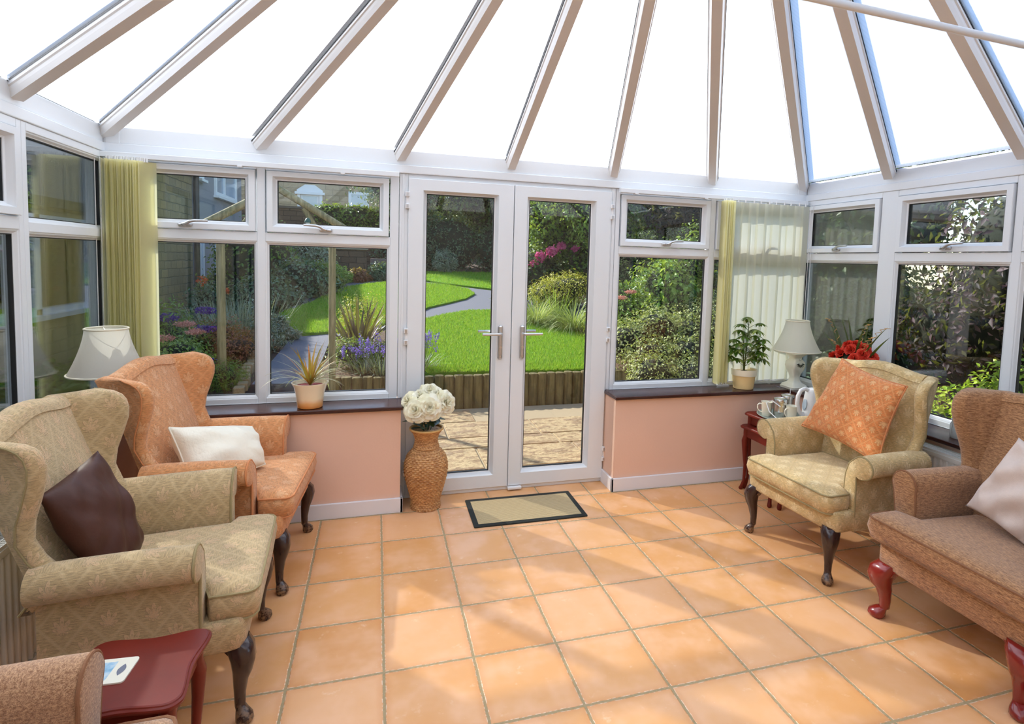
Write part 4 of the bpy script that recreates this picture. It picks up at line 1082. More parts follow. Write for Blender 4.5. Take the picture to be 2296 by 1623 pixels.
# ================================================================ VERTICAL BLINDS
def slat(m, x, y, ang, z0, z1, w=.089, curve=.006, ph=0):
    """one fabric vane, slightly cupped, hanging from z1 to z0"""
    c, s = math.cos(ang), math.sin(ang)
    def f(u, v):
        q = (u - .5) * w; k = curve * (1 - 4 * (u - .5) ** 2) + .003 * math.sin(v * 5 + ph) * (1 - v)
        return (x + q * c - k * s, y + q * s + k * c, z0 + (z1 - z0) * v)
    m.grid(4, 8, f)
def blind(label, rail, spots, mats, sm=.664):
    root = empty('vertical_blind', (rail[0], .17, EZ - .02), label=label, cat='blind'); L = Vector(root.location)
    r = MB(); r.box(rail[0] - L.x, rail[1] - L.x, -.02, .012, -.012, .018); r.build('headrail', M['upvc'], root, smooth=False, bevel=.003)
    for x in np.arange(rail[0] + .12, rail[1], .55):
        k = MB(); k.box(x - .012 - L.x, x + .012 - L.x, -.024, .012, -.018, -.010)
        k.build('rail_bracket', M['white_plastic'], root, smooth=False)
    for i, (x, y, a, mt, z0, z1) in enumerate(spots):
        m = MB(); slat(m, x - L.x, y - L.y, a, z0 - L.z, z1 - L.z, ph=i)
        o = m.build('slat', M[mt], root, angle=180, recalc=False)
        c, s = math.cos(a), math.sin(a)
        b = MB(); b.tube([(x - L.x - .041 * c, y - L.y - .041 * s, z0 - L.z + .008), (x - L.x + .041 * c, y - L.y + .041 * s, z0 - L.z + .008)], .0055, 4, flat=.35)
        b.build('slat_weight', M['white_plastic'], o, smooth=False)
        MB().tube([(x - L.x, y - L.y, z1 - L.z - .004), (x - L.x, y - L.y, z1 - L.z + .02)], .005, 6).build('slat_hook', M['white_plastic'], o, smooth=False)
    return root
sp = []
for i in range(20):
    x = -.742 + i * .0086; sp.append((x, .148 + .006 * math.sin(i * 2.1), R(78 + 5 * math.sin(i * 1.7)), 'blind_y', .70, 2.035))
for i, x in enumerate((-.568, -.556)): sp.append((x, .150, R(38), 'blind_y', .70, 2.035))
bl = blind('bunched yellow cream vertical blind in the left corner', (-.775, .77), sp, None)
sp = []
for i in range(13): sp.append((3.036 + i * .0066, .118 + .005 * math.sin(i * 2.3), R(80 + 6 * math.sin(i * 1.3)), 'blind_y', .70, 2.035))
for i in range(10): sp.append((3.160 + i * .0665, .122 + .010 * (i % 2), R(8 + 4 * math.sin(i * 2.2)), 'blind_w', .70, 2.035))
br = blind('ivory vertical blind half drawn across the window in the right corner', (2.24, 3.80), sp, None)
# bottom chains
def chain(root, pts, sag=.02):
    m = MB(); L = Vector(root.location); n = 0
    for a, b_ in zip(pts[:-1], pts[1:]):
        for k in range(8):
            q = k / 8; p = Vector(a).lerp(Vector(b_), q) - L; p.z -= sag * 4 * q * (1 - q); m.ball(tuple(p), .0022, 6)
    m.build('bead_chain', M['white_plastic'], root, angle=180)
chain(br, [(3.205 + i * .07, .105, .712) for i in range(9)], .018)
for rt, x0, n_ in ((br, 3.02, 13),):
    m = MB(); L = Vector(rt.location)
    for i in range(n_ - 1):
        x = x0 + i * .0088; m.tube([(x - L.x, .075 - L.y, .705 - L.z), (x + .006 - L.x, .068 - L.y, .690 - L.z), (x - .002 - L.x, .068 - L.y, .678 - L.z), (x + .008 - L.x, .07 - L.y, .69 - L.z)], .0016, 5)
    m.build('bead_chain', M['chrome'], rt, angle=180)
def cord(root, x, y, z0, z1):
    m = MB(); L = Vector(root.location)
    m.tube([(x - L.x, y - L.y, z1 - L.z), (x - L.x, y - L.y, z0 - L.z), (x + .012 - L.x, y - L.y, z0 - .012 - L.z), (x + .024 - L.x, y - L.y, z0 - L.z), (x + .024 - L.x, y - L.y, z1 - L.z)], .0022, 6)
    m.build('pull_chain', M['white_plastic'], root)
cord(bl, -.785, .12, .95, 2.04); cord(br, 3.78, .10, .90, 2.04)

# ================================================================ GARDEN
def ss(a, b, x): t = np.clip((x - a) / (b - a), 0, 1); return t * t * (3 - 2 * t)
def TR(x, y):
    t = .17 + .068 * (y - 3)
    if y < 3.06 and .12 < x: return -.20
    s = float(ss(-2.4, -.9, x)); t = t * s + .0 * (1 - s)
    return t if y > 2.6 or x > .1 else lerp(-.02, t, max(0, min(1, (y - 1.2) / 1.4)))
soil = simple('garden_soil', rgb(84, 62, 44), .95, vary=.4, nscale=14, bump=1, bscale=25)
asphalt = simple('grey_tarmac_path', rgb(104, 104, 114), .85, vary=.18, nscale=30, bump=.5, bscale=120)
nlawn = NT('lawn_grass'); co = nlawn.coord(); nlawn.set(color=nlawn.mix(nlawn.noise(co, 60, 4, .7), nlawn.mix(nlawn.noise(co, 1.3, 3), rgb(72, 126, 20), rgb(98, 156, 30)), rgb(140, 184, 50)), rough=.9, spec=.15)
nlawn.bump(nlawn.noise(co, 140, 4, .8), 1, .02); lawnm = nlawn.mat
xs = np.concatenate([np.linspace(-14, -3, 12), np.linspace(-2.8, 6, 45), np.linspace(7, 22, 16)]); ys = np.concatenate([np.linspace(-8, .3, 6), np.array([.37, 1, 1.6, 2.2, 2.6, 3.05, 3.07]), np.linspace(3.4, 20, 40), np.linspace(21, 46, 14)])
V = [(x, y, TR(x, y) - (.03 if y > 3.05 else .0) if y > .36 or x < XL - .15 or x > XR + .15 else -.2) for y in ys for x in xs]
nx = len(xs); F = [(j * nx + i, j * nx + i + 1, (j + 1) * nx + i + 1, (j + 1) * nx + i) for j in range(len(ys) - 1) for i in range(nx - 1)]
struct(raw_mesh('garden_ground', V, F, soil, smooth=False), 'brown garden soil')
def slabpoly(name, pts, dz, th, mat, label):
    m = MB(); m.prism(pts, lambda x, y: TR(x, y) + dz - th, lambda x, y: TR(x, y) + dz); return struct(m.build(name, mat, smooth=False), label)
PATH = [(-.62, 2.7), (-.05, 2.7), (.0, 4.2), (.0, 5.3), (.2, 5.75), (.85, 6.2), (1.51, 6.9), (1.95, 7.45), (2.45, 7.85), (3.1, 7.9), (4.6, 7.4), (5.6, 8.5), (4.6, 10.9), (3.6, 11.25), (3.03, 11.84), (2.48, 12.4), (2.0, 13.1), (-.2, 13.3), (-.9, 9), (-.9, 6.2), (-.55, 5.0)]
slabpoly('garden_path', PATH, 0, .06, asphalt, 'grey tarmac garden path curving through the lawn')
L1 = [(.98, 3.2), (3.25, 3.12), (3.9, 4.2), (4.0, 5.2), (3.85, 5.8), (3.75, 6.6), (4.4, 7.3), (3.0, 7.85), (2.43, 7.8), (1.93, 7.38), (1.55, 6.9), (1.1, 6.35), (.9, 5.5), (.85, 4.4)]
L2 = [(-.80, 6.05), (-.39, 5.55), (-.06, 5.68), (.35, 5.95), (.9, 6.5), (1.35, 7.4), (1.66, 8.18), (2.13, 8.81), (2.62, 9.52), (2.97, 10.4), (2.95, 11.3), (2.5, 12.15), (1.96, 12.55), (.92, 12.62), (.48, 12.2), (-.04, 11.46), (-.36, 10.18), (-.6, 8.81), (-.82, 7.96), (-1.0, 7.46)]
L3 = [(1.4, 13.3), (2.1, 13.15), (2.55, 12.45), (3.1, 11.9), (3.7, 11.32), (4.8, 11.0), (8, 11.5), (8, 16.2), (1.2, 16.0)]
slabpoly('near_lawn', L1, .035, .08, lawnm, 'bright green lawn just beyond the log edging')
slabpoly('middle_lawn', L2, .035, .08, lawnm, 'bright green lawn inside the bend of the path')
slabpoly('far_lawn', L3, .035, .08, lawnm, 'green strip of lawn beyond the path')
def in_poly(P, poly):
    x, y = P[:, 0], P[:, 1]; ins = np.zeros(len(P), bool); n = len(poly)
    for i in range(n):
        x1, y1 = poly[i]; x2, y2 = poly[(i + 1) % n]
        c = ((y1 > y) != (y2 > y)) & (x < (x2 - x1) * (y - y1) / (y2 - y1 + 1e-12) + x1); ins ^= c
    return ins
def grass(poly, n, h, label, ymax=99, seed=1):
    g = np.random.default_rng(seed); a = np.array(poly); lo, hi = a.min(0), a.max(0)
    P = g.uniform(lo, hi, (n * 2, 2)); P[:, 1] = lo[1] + (hi[1] - lo[1]) * g.random(n * 2) ** 1.5; P = P[in_poly(P, poly)][:n]; k = len(P)
    z = np.array([TR(x, y) for x, y in P]) + .03; az = g.uniform(0, 2 * PI, k); hh = h * g.uniform(.5, 1.2, k); w = .0035 + .0016 * P[:, 1] / 4
    lean = g.uniform(.1, .9, k) * hh; la = g.uniform(0, 2 * PI, k)
    b = np.stack([P[:, 0], P[:, 1], z], 1); s = np.stack([np.cos(az), np.sin(az), 0 * az], 1) * w[:, None]
    t = b + np.stack([np.cos(la) * lean, np.sin(la) * lean, hh], 1)
    V = np.stack([b - s, b + s, t], 1).reshape(-1, 3); F = np.arange(3 * k).reshape(-1, 3)
    o = raw_mesh('grass_blades', V, F, leaf_mat('grass_blade', [rgb(80, 140, 24), rgb(104, 168, 36), rgb(136, 188, 56), rgb(72, 126, 26), rgb(176, 192, 88)], .6, .4, .2)); tag(o, label, 'grass', kind='stuff')
grass(L1, 60000, .042, 'short grass of the near lawn beyond the log edging', seed=1)
grass(L2, 40000, .045, 'short grass of the middle lawn inside the path bend', seed=2)
grass(L3, 14000, .06, 'short grass of the far lawn below the trees', seed=3)

# patio of riven sandstone slabs
def patio():
    n = NT('riven_sandstone'); co = n.coord(); rel = n.noise(n.scale(co, (1.2, 3.2, 1), (0, 0, .5)), 2.2, 7, .62); rel2 = n.noise(co, 18, 4, .6)
    n.set(color=n.ramp(n.m('ADD', n.m('MULTIPLY', rel, .75), n.m('MULTIPLY', rel2, .25)), [(.30, rgb(96, 72, 48)), (.43, rgb(136, 110, 78)), (.50, rgb(168, 146, 108)), (.56, rgb(122, 96, 68)), (.70, rgb(156, 136, 108))]), rough=.75)
    n.bump(n.m('ADD', rel, n.m('MULTIPLY', rel2, .3)), .8, .05)
    m = MB(); g = .011; rs = random.Random(2)
    # rows of slabs, laid at a slight angle to the house
    rows = [(.40, .92), (.92, 1.44), (1.44, 1.74), (1.74, 2.26), (2.26, 2.72)]
    for j, (y0, y1) in enumerate(rows):
        x = -.2 + .2 * (j % 3)
        while x < 3.7:
            w = rs.choice([.45, .6, .9]) if y1 - y0 > .4 else rs.choice([.3, .6])
            if not (j == 4 and x + w > 2.2): m.box(x + g, x + w - g, y0 + g, y1 - g, -.18, -.118 + rs.uniform(0, .004))
            x += w
    root = m.build('patio_slabs', n.mat, smooth=False, bevel=.006); struct(root, 'buff riven sandstone patio slabs outside the doors')
    b = MB(); b.box(-.3, 3.9, .37, 2.8, -.2, -.128); struct(b.build('patio_bedding', simple('mortar', rgb(150, 132, 104), .9)), 'mortar joints of the patio')
patio()
# log roll edging: every log a piece of its own
lm = NT('green_brown_log'); co = lm.coord(); w_ = lm.noise(lm.scale(co, (14, 14, 2)), 2, 5, .6); lm.set(color=lm.mix(lm.smooth(w_, .3, .7), rgb(74, 66, 34), rgb(122, 108, 62)), rough=.85); lm.bump(w_, .6, .01)
proto = None; xx = .22; i = 0
while xx < 3.75:
    y = 3.08 - .05 * math.sin((xx - .2) * 1.1) * 2 * .5 - .02 * (xx - 1.5)
    if proto is None:
        m = MB(); m.lathe([(.054, -.2), (.056, .30), (.050, .312), (.002, .316)], seg=14); proto = m.build('edging_log', lm.mat); o = proto
    else: o = proto.copy(); COL.objects.link(o)
    o.location = (xx, y, -.10 + .004 * math.sin(i * 2.7)); o.rotation_euler = (0, 0, i * 1.3)
    tag(o, 'round greenish log of the low edging between patio and near lawn', 'log', 'logs of the edging between patio and lawn')
    xx += .112; i += 1
# brick edging of the left bed, beside the path
bp = None
for i in range(13):
    q = i / 12; x = lerp(-.66, -.84, q) + .02 * math.sin(i); y = lerp(2.72, 4.6, q)
    if bp is None: bp = MB().box(-.05, .05, -.068, .068, -.05, .075).build('edging_stone', simple('buff_edging_stone', rgb(150, 128, 92), .9, vary=.3, nscale=12, bump=.8, bscale=40), smooth=False, bevel=.012); o = bp
    else: o = bp.copy(); COL.objects.link(o)
    o.location = (x, y, TR(x, y)); o.rotation_euler = (0, 0, .1 + .12 * math.sin(i * 3))
    tag(o, 'buff stone block edging the flower bed left of the path', 'stone', 'edging stones left of the path')

# ---- foliage makers
def leaf_cloud(blobs, n, size, seed, up=.35, shell=.55, aspect=.5, fold=.3, jitter=.9):
    g = np.random.default_rng(seed); vol = np.array([b[3] * b[4] * b[5] for b in blobs]) ** .67; vol /= vol.sum()
    idx = g.choice(len(blobs), n, p=vol); B = np.array(blobs)[idx]
    d = g.normal(size=(n, 3)); d /= np.linalg.norm(d, axis=1)[:, None]
    r = shell + (1 - shell) * g.random(n) ** .7; r *= 1 + .20 * np.sin(d[:, 0] * 7 + idx) * np.cos(d[:, 1] * 6 + d[:, 2] * 5) + .16 * np.sin(d[:, 0] * 17 + idx * 2) * np.sin(d[:, 2] * 15 + d[:, 1] * 13)
    P = B[:, :3] + d * B[:, 3:6] * r[:, None]
    nrm = d * (1 - up) + np.array([0, 0, up]) + g.normal(size=(n, 3)) * jitter * .5; nrm /= np.linalg.norm(nrm, axis=1)[:, None]
    t = g.normal(size=(n, 3)); t[:, 2] -= .5; t -= nrm * (t * nrm).sum(1)[:, None]; t /= np.linalg.norm(t, axis=1)[:, None] + 1e-9
    s = np.cross(nrm, t); L = size * g.uniform(.6, 1.25, n)[:, None]; W = L * aspect
    v0 = P; v1 = P + t * L * .45 + s * W * .5 + nrm * W * fold; v2 = P + t * L; v3 = P + t * L * .45 - s * W * .5 + nrm * W * fold
    V = np.stack([v0, v1, v2, v3], 1).reshape(-1, 3); k = np.arange(n) * 4
    F = np.concatenate([np.stack([k, k + 1, k + 2], 1), np.stack([k, k + 2, k + 3], 1)]); return V, F
GM = {
 'dark': leaf_mat('dark_green_leaves', [rgb(34, 60, 26), rgb(52, 82, 36), rgb(76, 108, 50), rgb(42, 68, 42)], .4, .2),
 'blue': leaf_mat('bluish_green_leaves', [rgb(52, 82, 62), rgb(76, 110, 82), rgb(110, 140, 108), rgb(46, 70, 54)], .4, .2),
 'mid': leaf_mat('mid_green_leaves', [rgb(60, 96, 30), rgb(86, 126, 44), rgb(118, 152, 60), rgb(50, 82, 32)], .4, .35),
 'light': leaf_mat('light_green_leaves', [rgb(120, 158, 62), rgb(150, 182, 84), rgb(96, 138, 48), rgb(178, 196, 112)], .4, .4),
 'lime': leaf_mat('lime_green_leaves', [rgb(160, 190, 50), rgb(190, 210, 70), rgb(130, 170, 50), rgb(206, 216, 100)], .4, .45),
 'olive': leaf_mat('olive_variegated_leaves', [rgb(140, 150, 80), rgb(186, 188, 118), rgb(112, 130, 62), rgb(214, 210, 156)], .5, .3),
 'grey': leaf_mat('silver_grey_leaves', [rgb(128, 142, 124), rgb(160, 170, 150), rgb(104, 122, 104), rgb(186, 192, 172)], .6, .2),
 'red': leaf_mat('red_brown_leaves', [rgb(120, 54, 46), rgb(150, 78, 60), rgb(98, 46, 44), rgb(160, 110, 84)], .5, .3),
 'purple': leaf_mat('purple_plum_leaves', [rgb(50, 32, 40), rgb(70, 44, 50), rgb(36, 26, 34), rgb(84, 60, 68)], .55, .25, .35),
 'yellow': leaf_mat('yellow_green_umbels', [rgb(180, 170, 60), rgb(204, 190, 84), rgb(146, 152, 56)], .5, .35),
 'bronze': leaf_mat('bronze_phormium', [rgb(86, 58, 48), rgb(110, 76, 62), rgb(66, 44, 40)], .4, .15),
 'straw': leaf_mat('pale_grass_tussock', [rgb(150, 168, 96), rgb(182, 190, 124), rgb(120, 146, 74), rgb(200, 196, 146)], .6, .4),
 'violet': petal_mat('violet_flowers', [rgb(118, 96, 190), rgb(148, 122, 210)], .3), 'deep': petal_mat('deep_purple_flowers', [rgb(74, 34, 140), rgb(98, 52, 168)], .2),
 'pink': petal_mat('pink_flowers', [rgb(226, 84, 150), rgb(240, 130, 180)], .3), 'coral': petal_mat('coral_flowers', [rgb(206, 130, 116), rgb(224, 160, 140)], .2), 'orange': petal_mat('orange_flowers', [rgb(236, 90, 50), rgb(240, 130, 60)], .2)}
bark = simple('grey_brown_bark', rgb(92, 78, 62), .9, vary=.3, nscale=20, bump=1, bscale=30)
core_m = simple('painted_shade_core', rgb(28, 34, 20), .95, vary=.4, nscale=9, bump=1, bscale=8)  # shade inside the foliage put into a dark colour, for the added cores
NB = [0]
def bush(name, label, cat, loc, blobs, n, size, mat, group=None, stems=6, core=.72, aspect=.5, up=.35, extra=None, jitter=.9):
    """blobs relative to loc"""
    NB[0] += 1; sd = NB[0]; z = TR(loc[0], loc[1]) if len(loc) == 2 else loc[2]; L = (loc[0], loc[1], z)
    root = empty(name, L, 0, label, cat, group)
    V, F = leaf_cloud(blobs, n, size, sd, up, aspect=aspect, jitter=jitter); raw_mesh('foliage', V, F, GM[mat], root)
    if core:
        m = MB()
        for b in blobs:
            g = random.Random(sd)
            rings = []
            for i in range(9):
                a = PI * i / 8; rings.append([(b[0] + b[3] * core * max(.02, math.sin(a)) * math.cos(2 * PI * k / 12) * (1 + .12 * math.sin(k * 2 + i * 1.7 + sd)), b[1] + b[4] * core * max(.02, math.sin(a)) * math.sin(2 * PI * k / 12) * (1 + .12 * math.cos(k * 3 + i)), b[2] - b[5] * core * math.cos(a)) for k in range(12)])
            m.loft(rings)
        o = m.build('light_blocking_core', core_m, root, angle=180); o['kind'] = 'stuff'  # lumpy solid core added among the leaves to block light
    if stems:
        m = MB(); g = random.Random(sd + 99)
        for i in range(stems):
            b = blobs[i % len(blobs)]; m.tube([(g.uniform(-.04, .04) * b[3], g.uniform(-.04, .04), -.05), (b[0] * .5 + g.uniform(-.1, .1) * b[3], b[1] * .5, b[2] * .55), (b[0] + g.uniform(-.5, .5) * b[3], b[1] + g.uniform(-.5, .5) * b[4], b[2] + b[5] * .6)], [.012 + .02 * b[5] * .6, .01 + .012 * b[5] * .5, .004], 6)
        o = m.build('stems', bark, root, angle=180); o['kind'] = 'stuff'
    for e in extra or []:
        V, F = leaf_cloud(e[0], e[1], e[2], sd + 500, .5, shell=.45, aspect=.9, jitter=1.6); o = raw_mesh('flowers', V, F, GM[e[3]], root); o['kind'] = 'stuff'
    return root
def tussock(name, label, cat, loc, n, L, w, mat, spread=1.0, droop=60, el=(45, 88), seg=6, seed=0, extra=None, group=None):
    z = TR(*loc); root = empty(name, (*loc, z), 0, label, cat, group); m = MB(); g = random.Random(seed + 7)
    for i in range(n):
        az = g.uniform(0, 2 * PI); rr = g.uniform(0, .06) * spread; blade(m, (rr * math.cos(az), rr * math.sin(az), -.01), az + g.uniform(-.3, .3), R(g.uniform(*el)), L * g.uniform(.6, 1.1), w, R(g.uniform(droop * .3, droop)), seg)
    o = m.build('leaves', GM[mat], root, angle=180); o['kind'] = 'stuff'
    if extra:
        m = MB(); f = []
        for i in range(extra[0]):
            az = g.uniform(0, 2 * PI); q = g.uniform(.2, 1); x, y = q * extra[1] * math.cos(az), q * extra[1] * math.sin(az); h = extra[2] * g.uniform(.7, 1.1)
            m.tube([(x * .3, y * .3, 0), (x * .8, y * .8, h * .6), (x, y, h)], .003, 4); f.append((x, y, h - extra[4] * .3, extra[4] * .35, extra[4] * .35, extra[4]))
        m.build('flower_stems', GM['mid'], root, angle=180)['kind'] = 'stuff'
        V, F = leaf_cloud(f, extra[0] * 26, .02 if extra[4] > .03 else .014, seed, .5, shell=.3, aspect=.9); raw_mesh('flower_spikes', V, F, GM[extra[3]], root)['kind'] = 'stuff'
    return root
# left bed and middle bed
tussock('phormium', 'bronze sword leaved phormium seen behind the dracaena', 'plant', (.42, 4.15), 46, .82, .05, 'bronze', 1.6, 26, (50, 88), 6, 1)
tussock('catmint', 'violet flowering catmint beside the log edging, left of the doors', 'plant', (.72, 3.34), 130, .30, .010, 'grey', 3, 50, (30, 85), 5, 2, (26, .34, .40, 'violet', .07))
tussock('catmint', 'violet flowering catmint leaning over the logs at the left edge of the near lawn', 'plant', (1.14, 3.45), 110, .30, .010, 'grey', 3, 55, (30, 85), 5, 3, (24, .32, .42, 'violet', .06))
tussock('catmint', 'low violet flowering plant right behind the phormium pot side of the log edging', 'plant', (.52, 3.42), 90, .26, .010, 'grey', 3, 55, (30, 85), 5, 4, (14, .25, .28, 'violet', .05))
bush('fennel_clump', 'feathery yellow green clump behind the bronze phormium', 'shrub', (.50, 4.85), [(0, 0, .42, .36, .28, .34), (-.22, .1, .30, .25, .2, .25)], 2600, .035, 'yellow', core=0, stems=8, aspect=.4)
bush('low_shrub', 'small mixed green shrub under the phormium', 'shrub', (.36, 3.75), [(0, 0, .16, .30, .25, .20), (.3, .1, .14, .25, .2, .18)], 2600, .035, 'mid', core=.6)
for i, (x, y, s) in enumerate(((-.80, 4.75, .28), (-.96, 5.35, .36), (-.66, 5.3, .2))):
    bush('artemisia', ['silver grey felted plant at the left edge of the path', 'tall silver grey plant behind the path edge plants', 'low silver leaved plant where the path meets the middle lawn'][i], 'plant', (x, y), [(0, 0, s * .8, s * .6, s * .5, s), (.1, 0, s * .4, s * .8, s * .6, s * .5)], 1700, .055, 'grey', core=.3, aspect=.35, up=.1)
bush('sedum_clump', 'green clump topped with coral sedum heads, behind the apricot armchair', 'plant', (-1.38, 3.35), [(0, 0, .24, .34, .3, .26), (-.3, .2, .2, .3, .3, .24)], 3600, .045, 'light', extra=[([(-.1, -.1, .50, .12, .1, .03), (.15, .1, .54, .10, .1, .03), (-.3, .2, .47, .14, .1, .03), (.0, .3, .60, .1, .1, .03)], 1500, .02, 'coral')])
bush('red_heather_clump', 'red brown clump at the foot of the left wooden post', 'plant', (-.92, 4.0), [(0, 0, .18, .34, .34, .2), (-.35, .5, .26, .34, .3, .26), (.0, .6, .16, .28, .3, .18)], 4200, .035, 'red', core=.5)
bush('lavender_mound', 'fine leaved green mound hanging over the edging stones', 'plant', (-.86, 2.95), [(0, 0, .12, .24, .26, .18)], 2600, .05, 'mid', aspect=.12, up=.1, core=.5, extra=[([(-.08, -.1, .30, .05, .04, .03)], 90, .02, 'deep')])
bush('butterfly_bush', 'loose green shrub with deep purple flower spikes near the stone wall', 'shrub', (-1.75, 4.1), [(0, 0, .45, .42, .4, .42), (.3, .3, .3, .3, .3, .3)], 2600, .07, 'mid', aspect=.3, core=.5, extra=[([(.1, -.2, .70, .14, .05, .05), (-.1, 0, .86, .05, .04, .11), (.45, .0, .54, .12, .05, .04), (.35, .4, .72, .12, .05, .05)], 1500, .02, 'deep')])
tussock('dried_seed_stems', 'pale dry grey seed stems beyond the left wooden post', 'plant', (-1.15, 5.3), 190, .75, .010, 'grey', 9, 22, (55, 88), 5, 6)
tussock('dried_seed_stems', 'pale dry grey seed stems nearer the grey rendered house', 'plant', (-1.7, 6.6), 170, .7, .012, 'grey', 9, 22, (55, 88), 5, 8)
bush('bedding_shrub', 'leafy green plants close outside the left side windows', 'shrub', (-1.75, .9), [(0, 0, .30, .5, .6, .34), (.1, 1.0, .34, .45, .5, .36), (-.5, .4, .42, .5, .6, .4)], 5200, .075, 'mid', core=.7)
bush('bedding_shrub', 'broad leafed light green plants below the left lamp, outside', 'shrub', (-1.35, 1.6), [(0, 0, .40, .26, .3, .34), (0, .7, .3, .26, .3, .3)], 1700, .10, 'light', core=.5)
bush('climber', 'small green climber in front of the grey rendered house', 'shrub', (-2.4, 8.6), [(0, 0, .5, .4, .4, .5)], 2400, .06, 'blue', core=.6, extra=[([(-.1, 0, 1.0, .08, .05, .10), (.3, 0, .8, .05, .05, .04)], 120, .05, 'orange')])
root = empty('planter', (-3.1, 13.0, 0), R(90), 'terracotta trough with a green plant under the far grey house window', 'planter')
MB().loft([rrect(-w, w, -w * .5, w * .5, .03) and [(x, y, z) for x, y in rrect(-w, w, -w * .5, w * .5, .03)] for w, z in ((.38, 0), (.45, .30), (.48, .31), (.48, .36))]).build('trough', simple('terracotta', rgb(120, 62, 52), .8), root)
V, F = leaf_cloud([(0, 0, .62, .4, .3, .3)], 1500, .10, 77); raw_mesh('foliage', V, F, GM['mid'], root)
# shrubs along the far left lawn edge
for i, (x, y, s, mt, lb, ct) in enumerate(((-1.45, 8.4, .55, 'blue', 'grey green rounded shrub at the left edge of the middle lawn', 'shrub'), (-.95, 9.6, .60, 'blue', 'second grey green rounded shrub along the middle lawn edge', 'shrub'), (-.75, 11.0, .5, 'mid', 'leafy green shrub beyond the two grey green ones', 'shrub'), (-.45, 12.3, .36, 'light', 'small yellow green shrub before the retaining wall', 'shrub'), (.15, 12.75, .26, 'red', 'dark red leaved plants at the corner of the retaining wall', 'plant'), (.75, 13.2, .36, 'blue', 'low grey green shrub at the far end of the middle lawn', 'shrub'))):
    bush('border_shrub', lb, ct, (x, y), [(0, 0, s * .62, s, s * .8, s * .78), (s * .7, .3, s * .4, s * .7, s * .6, s * .5)], 3200, .085, mt, core=.75)
bush('tall_shrub', 'tall olive shrub at the left edge of the large left window view', 'shrub', (-2.0, 10.6), [(0, 0, 1.3, .9, .8, .9), (.5, .2, .7, .8, .7, .7), (-.3, 0, .6, .8, .7, .6)], 6500, .10, 'mid', core=.8)
bush('tall_flowering_shrub', 'loose shrub with whitish tips against the dark wall', 'shrub', (-1.2, 12.7), [(0, 0, .95, .45, .4, .45), (.4, 0, .7, .4, .4, .4)], 2600, .07, 'grey', core=.3)

# ---- walls, steps, house beyond
def stone_mat(name, a, b_, mort, sx=.34, sz=.16, dim='xz'):
    n = NT(name); c = n.xyz(n.coord()); u = c[0] if dim == 'xz' else c[1]
    br = n.node('TexBrick', offset=.5, squash=1.0); n.t.links.new(n.comb(n.m('ADD', u, n.m('MULTIPLY', n.noise(n.coord(), 3, 3), .12)), n.m('ADD', c[2], n.m('MULTIPLY', n.noise(n.coord(), 4, 3), .05))), br.inputs['Vector'])
    br.inputs['Scale'].default_value = 1; br.inputs['Brick Width'].default_value = sx; br.inputs['Row Height'].default_value = sz; br.inputs['Mortar Size'].default_value = .012; br.inputs['Mortar Smooth'].default_value = .6; br.inputs['Bias'].default_value = 0
    n.put(br.inputs['Color1'], a); n.put(br.inputs['Color2'], b_); n.put(br.inputs['Mortar'], mort)
    nz = n.noise(n.coord(), 7, 5, .6)
    n.set(color=n.mix(n.m('MULTIPLY', nz, .7), br.outputs['Color'], tuple(x * .55 for x in a)), rough=.9); n.bump(n.m('ADD', n.m('MULTIPLY', br.outputs['Fac'], -1), nz), .8, .03)
    return n.mat
st_dark = stone_mat('dark_retaining_stone', rgb(92, 76, 62), rgb(120, 98, 78), rgb(50, 44, 40), .42, .17)
st_side = stone_mat('buff_house_stone', rgb(170, 148, 104), rgb(140, 128, 98), rgb(120, 112, 92), .36, .17, 'yz')
st_far = stone_mat('pale_far_house_stone', rgb(206, 184, 150), rgb(186, 162, 128), rgb(170, 150, 124), .7, .3)
render_m = simple('grey_pebbledash', rgb(150, 150, 156), .95, vary=.15, nscale=40, bump=1, bscale=90)
w = empty('retaining_wall', (-2.6, 13.8, 0), 0, 'dark stone retaining wall with flat coping beyond the middle lawn', 'wall')
MB().box(-.35, 2.95, 0, .45, 0, 1.72).build('stonework', st_dark, w, smooth=False, bevel=.02); MB().box(-.37, 3.0, -.05, .5, 1.72, 1.80).build('coping', simple('pale_coping', rgb(170, 160, 140), .9), w, smooth=False, bevel=.01)
w = empty('upper_wall', (-2, 18.2, 0), 0, 'dark upper garden wall seen through the left top window', 'wall')
MB().box(-6, 3.6, 0, .5, .5, 3.12).build('stonework', st_dark, w, smooth=False, bevel=.02); MB().box(-6, 3.62, -.05, .55, 3.12, 3.2).build('coping', simple('dark_coping', rgb(96, 88, 78), .9), w, smooth=False)
s_ = empty('stone_steps', (.9, 14.2, 0), 0, 'grey stone steps beside the retaining wall', 'steps')
for i in range(4): MB().box(-.45, .9, i * .36, i * .36 + .4, .5, 1.02 + i * .15).build('step', simple('grey_step_stone', rgb(110, 100, 96), .9, vary=.2, nscale=10), s_, smooth=False, bevel=.01)
bush('hedge', 'glossy green hedge hanging over the upper wall below the far house', 'hedge', (.0, 18.3, 2.5), [(-.9, 0, .45, .75, .4, .42), (0, -.05, .42, .85, .45, .46), (.9, 0, .30, .8, .45, .46), (1.7, 0, .2, .6, .4, .4)], 9000, .11, 'mid', core=.85, stems=4)
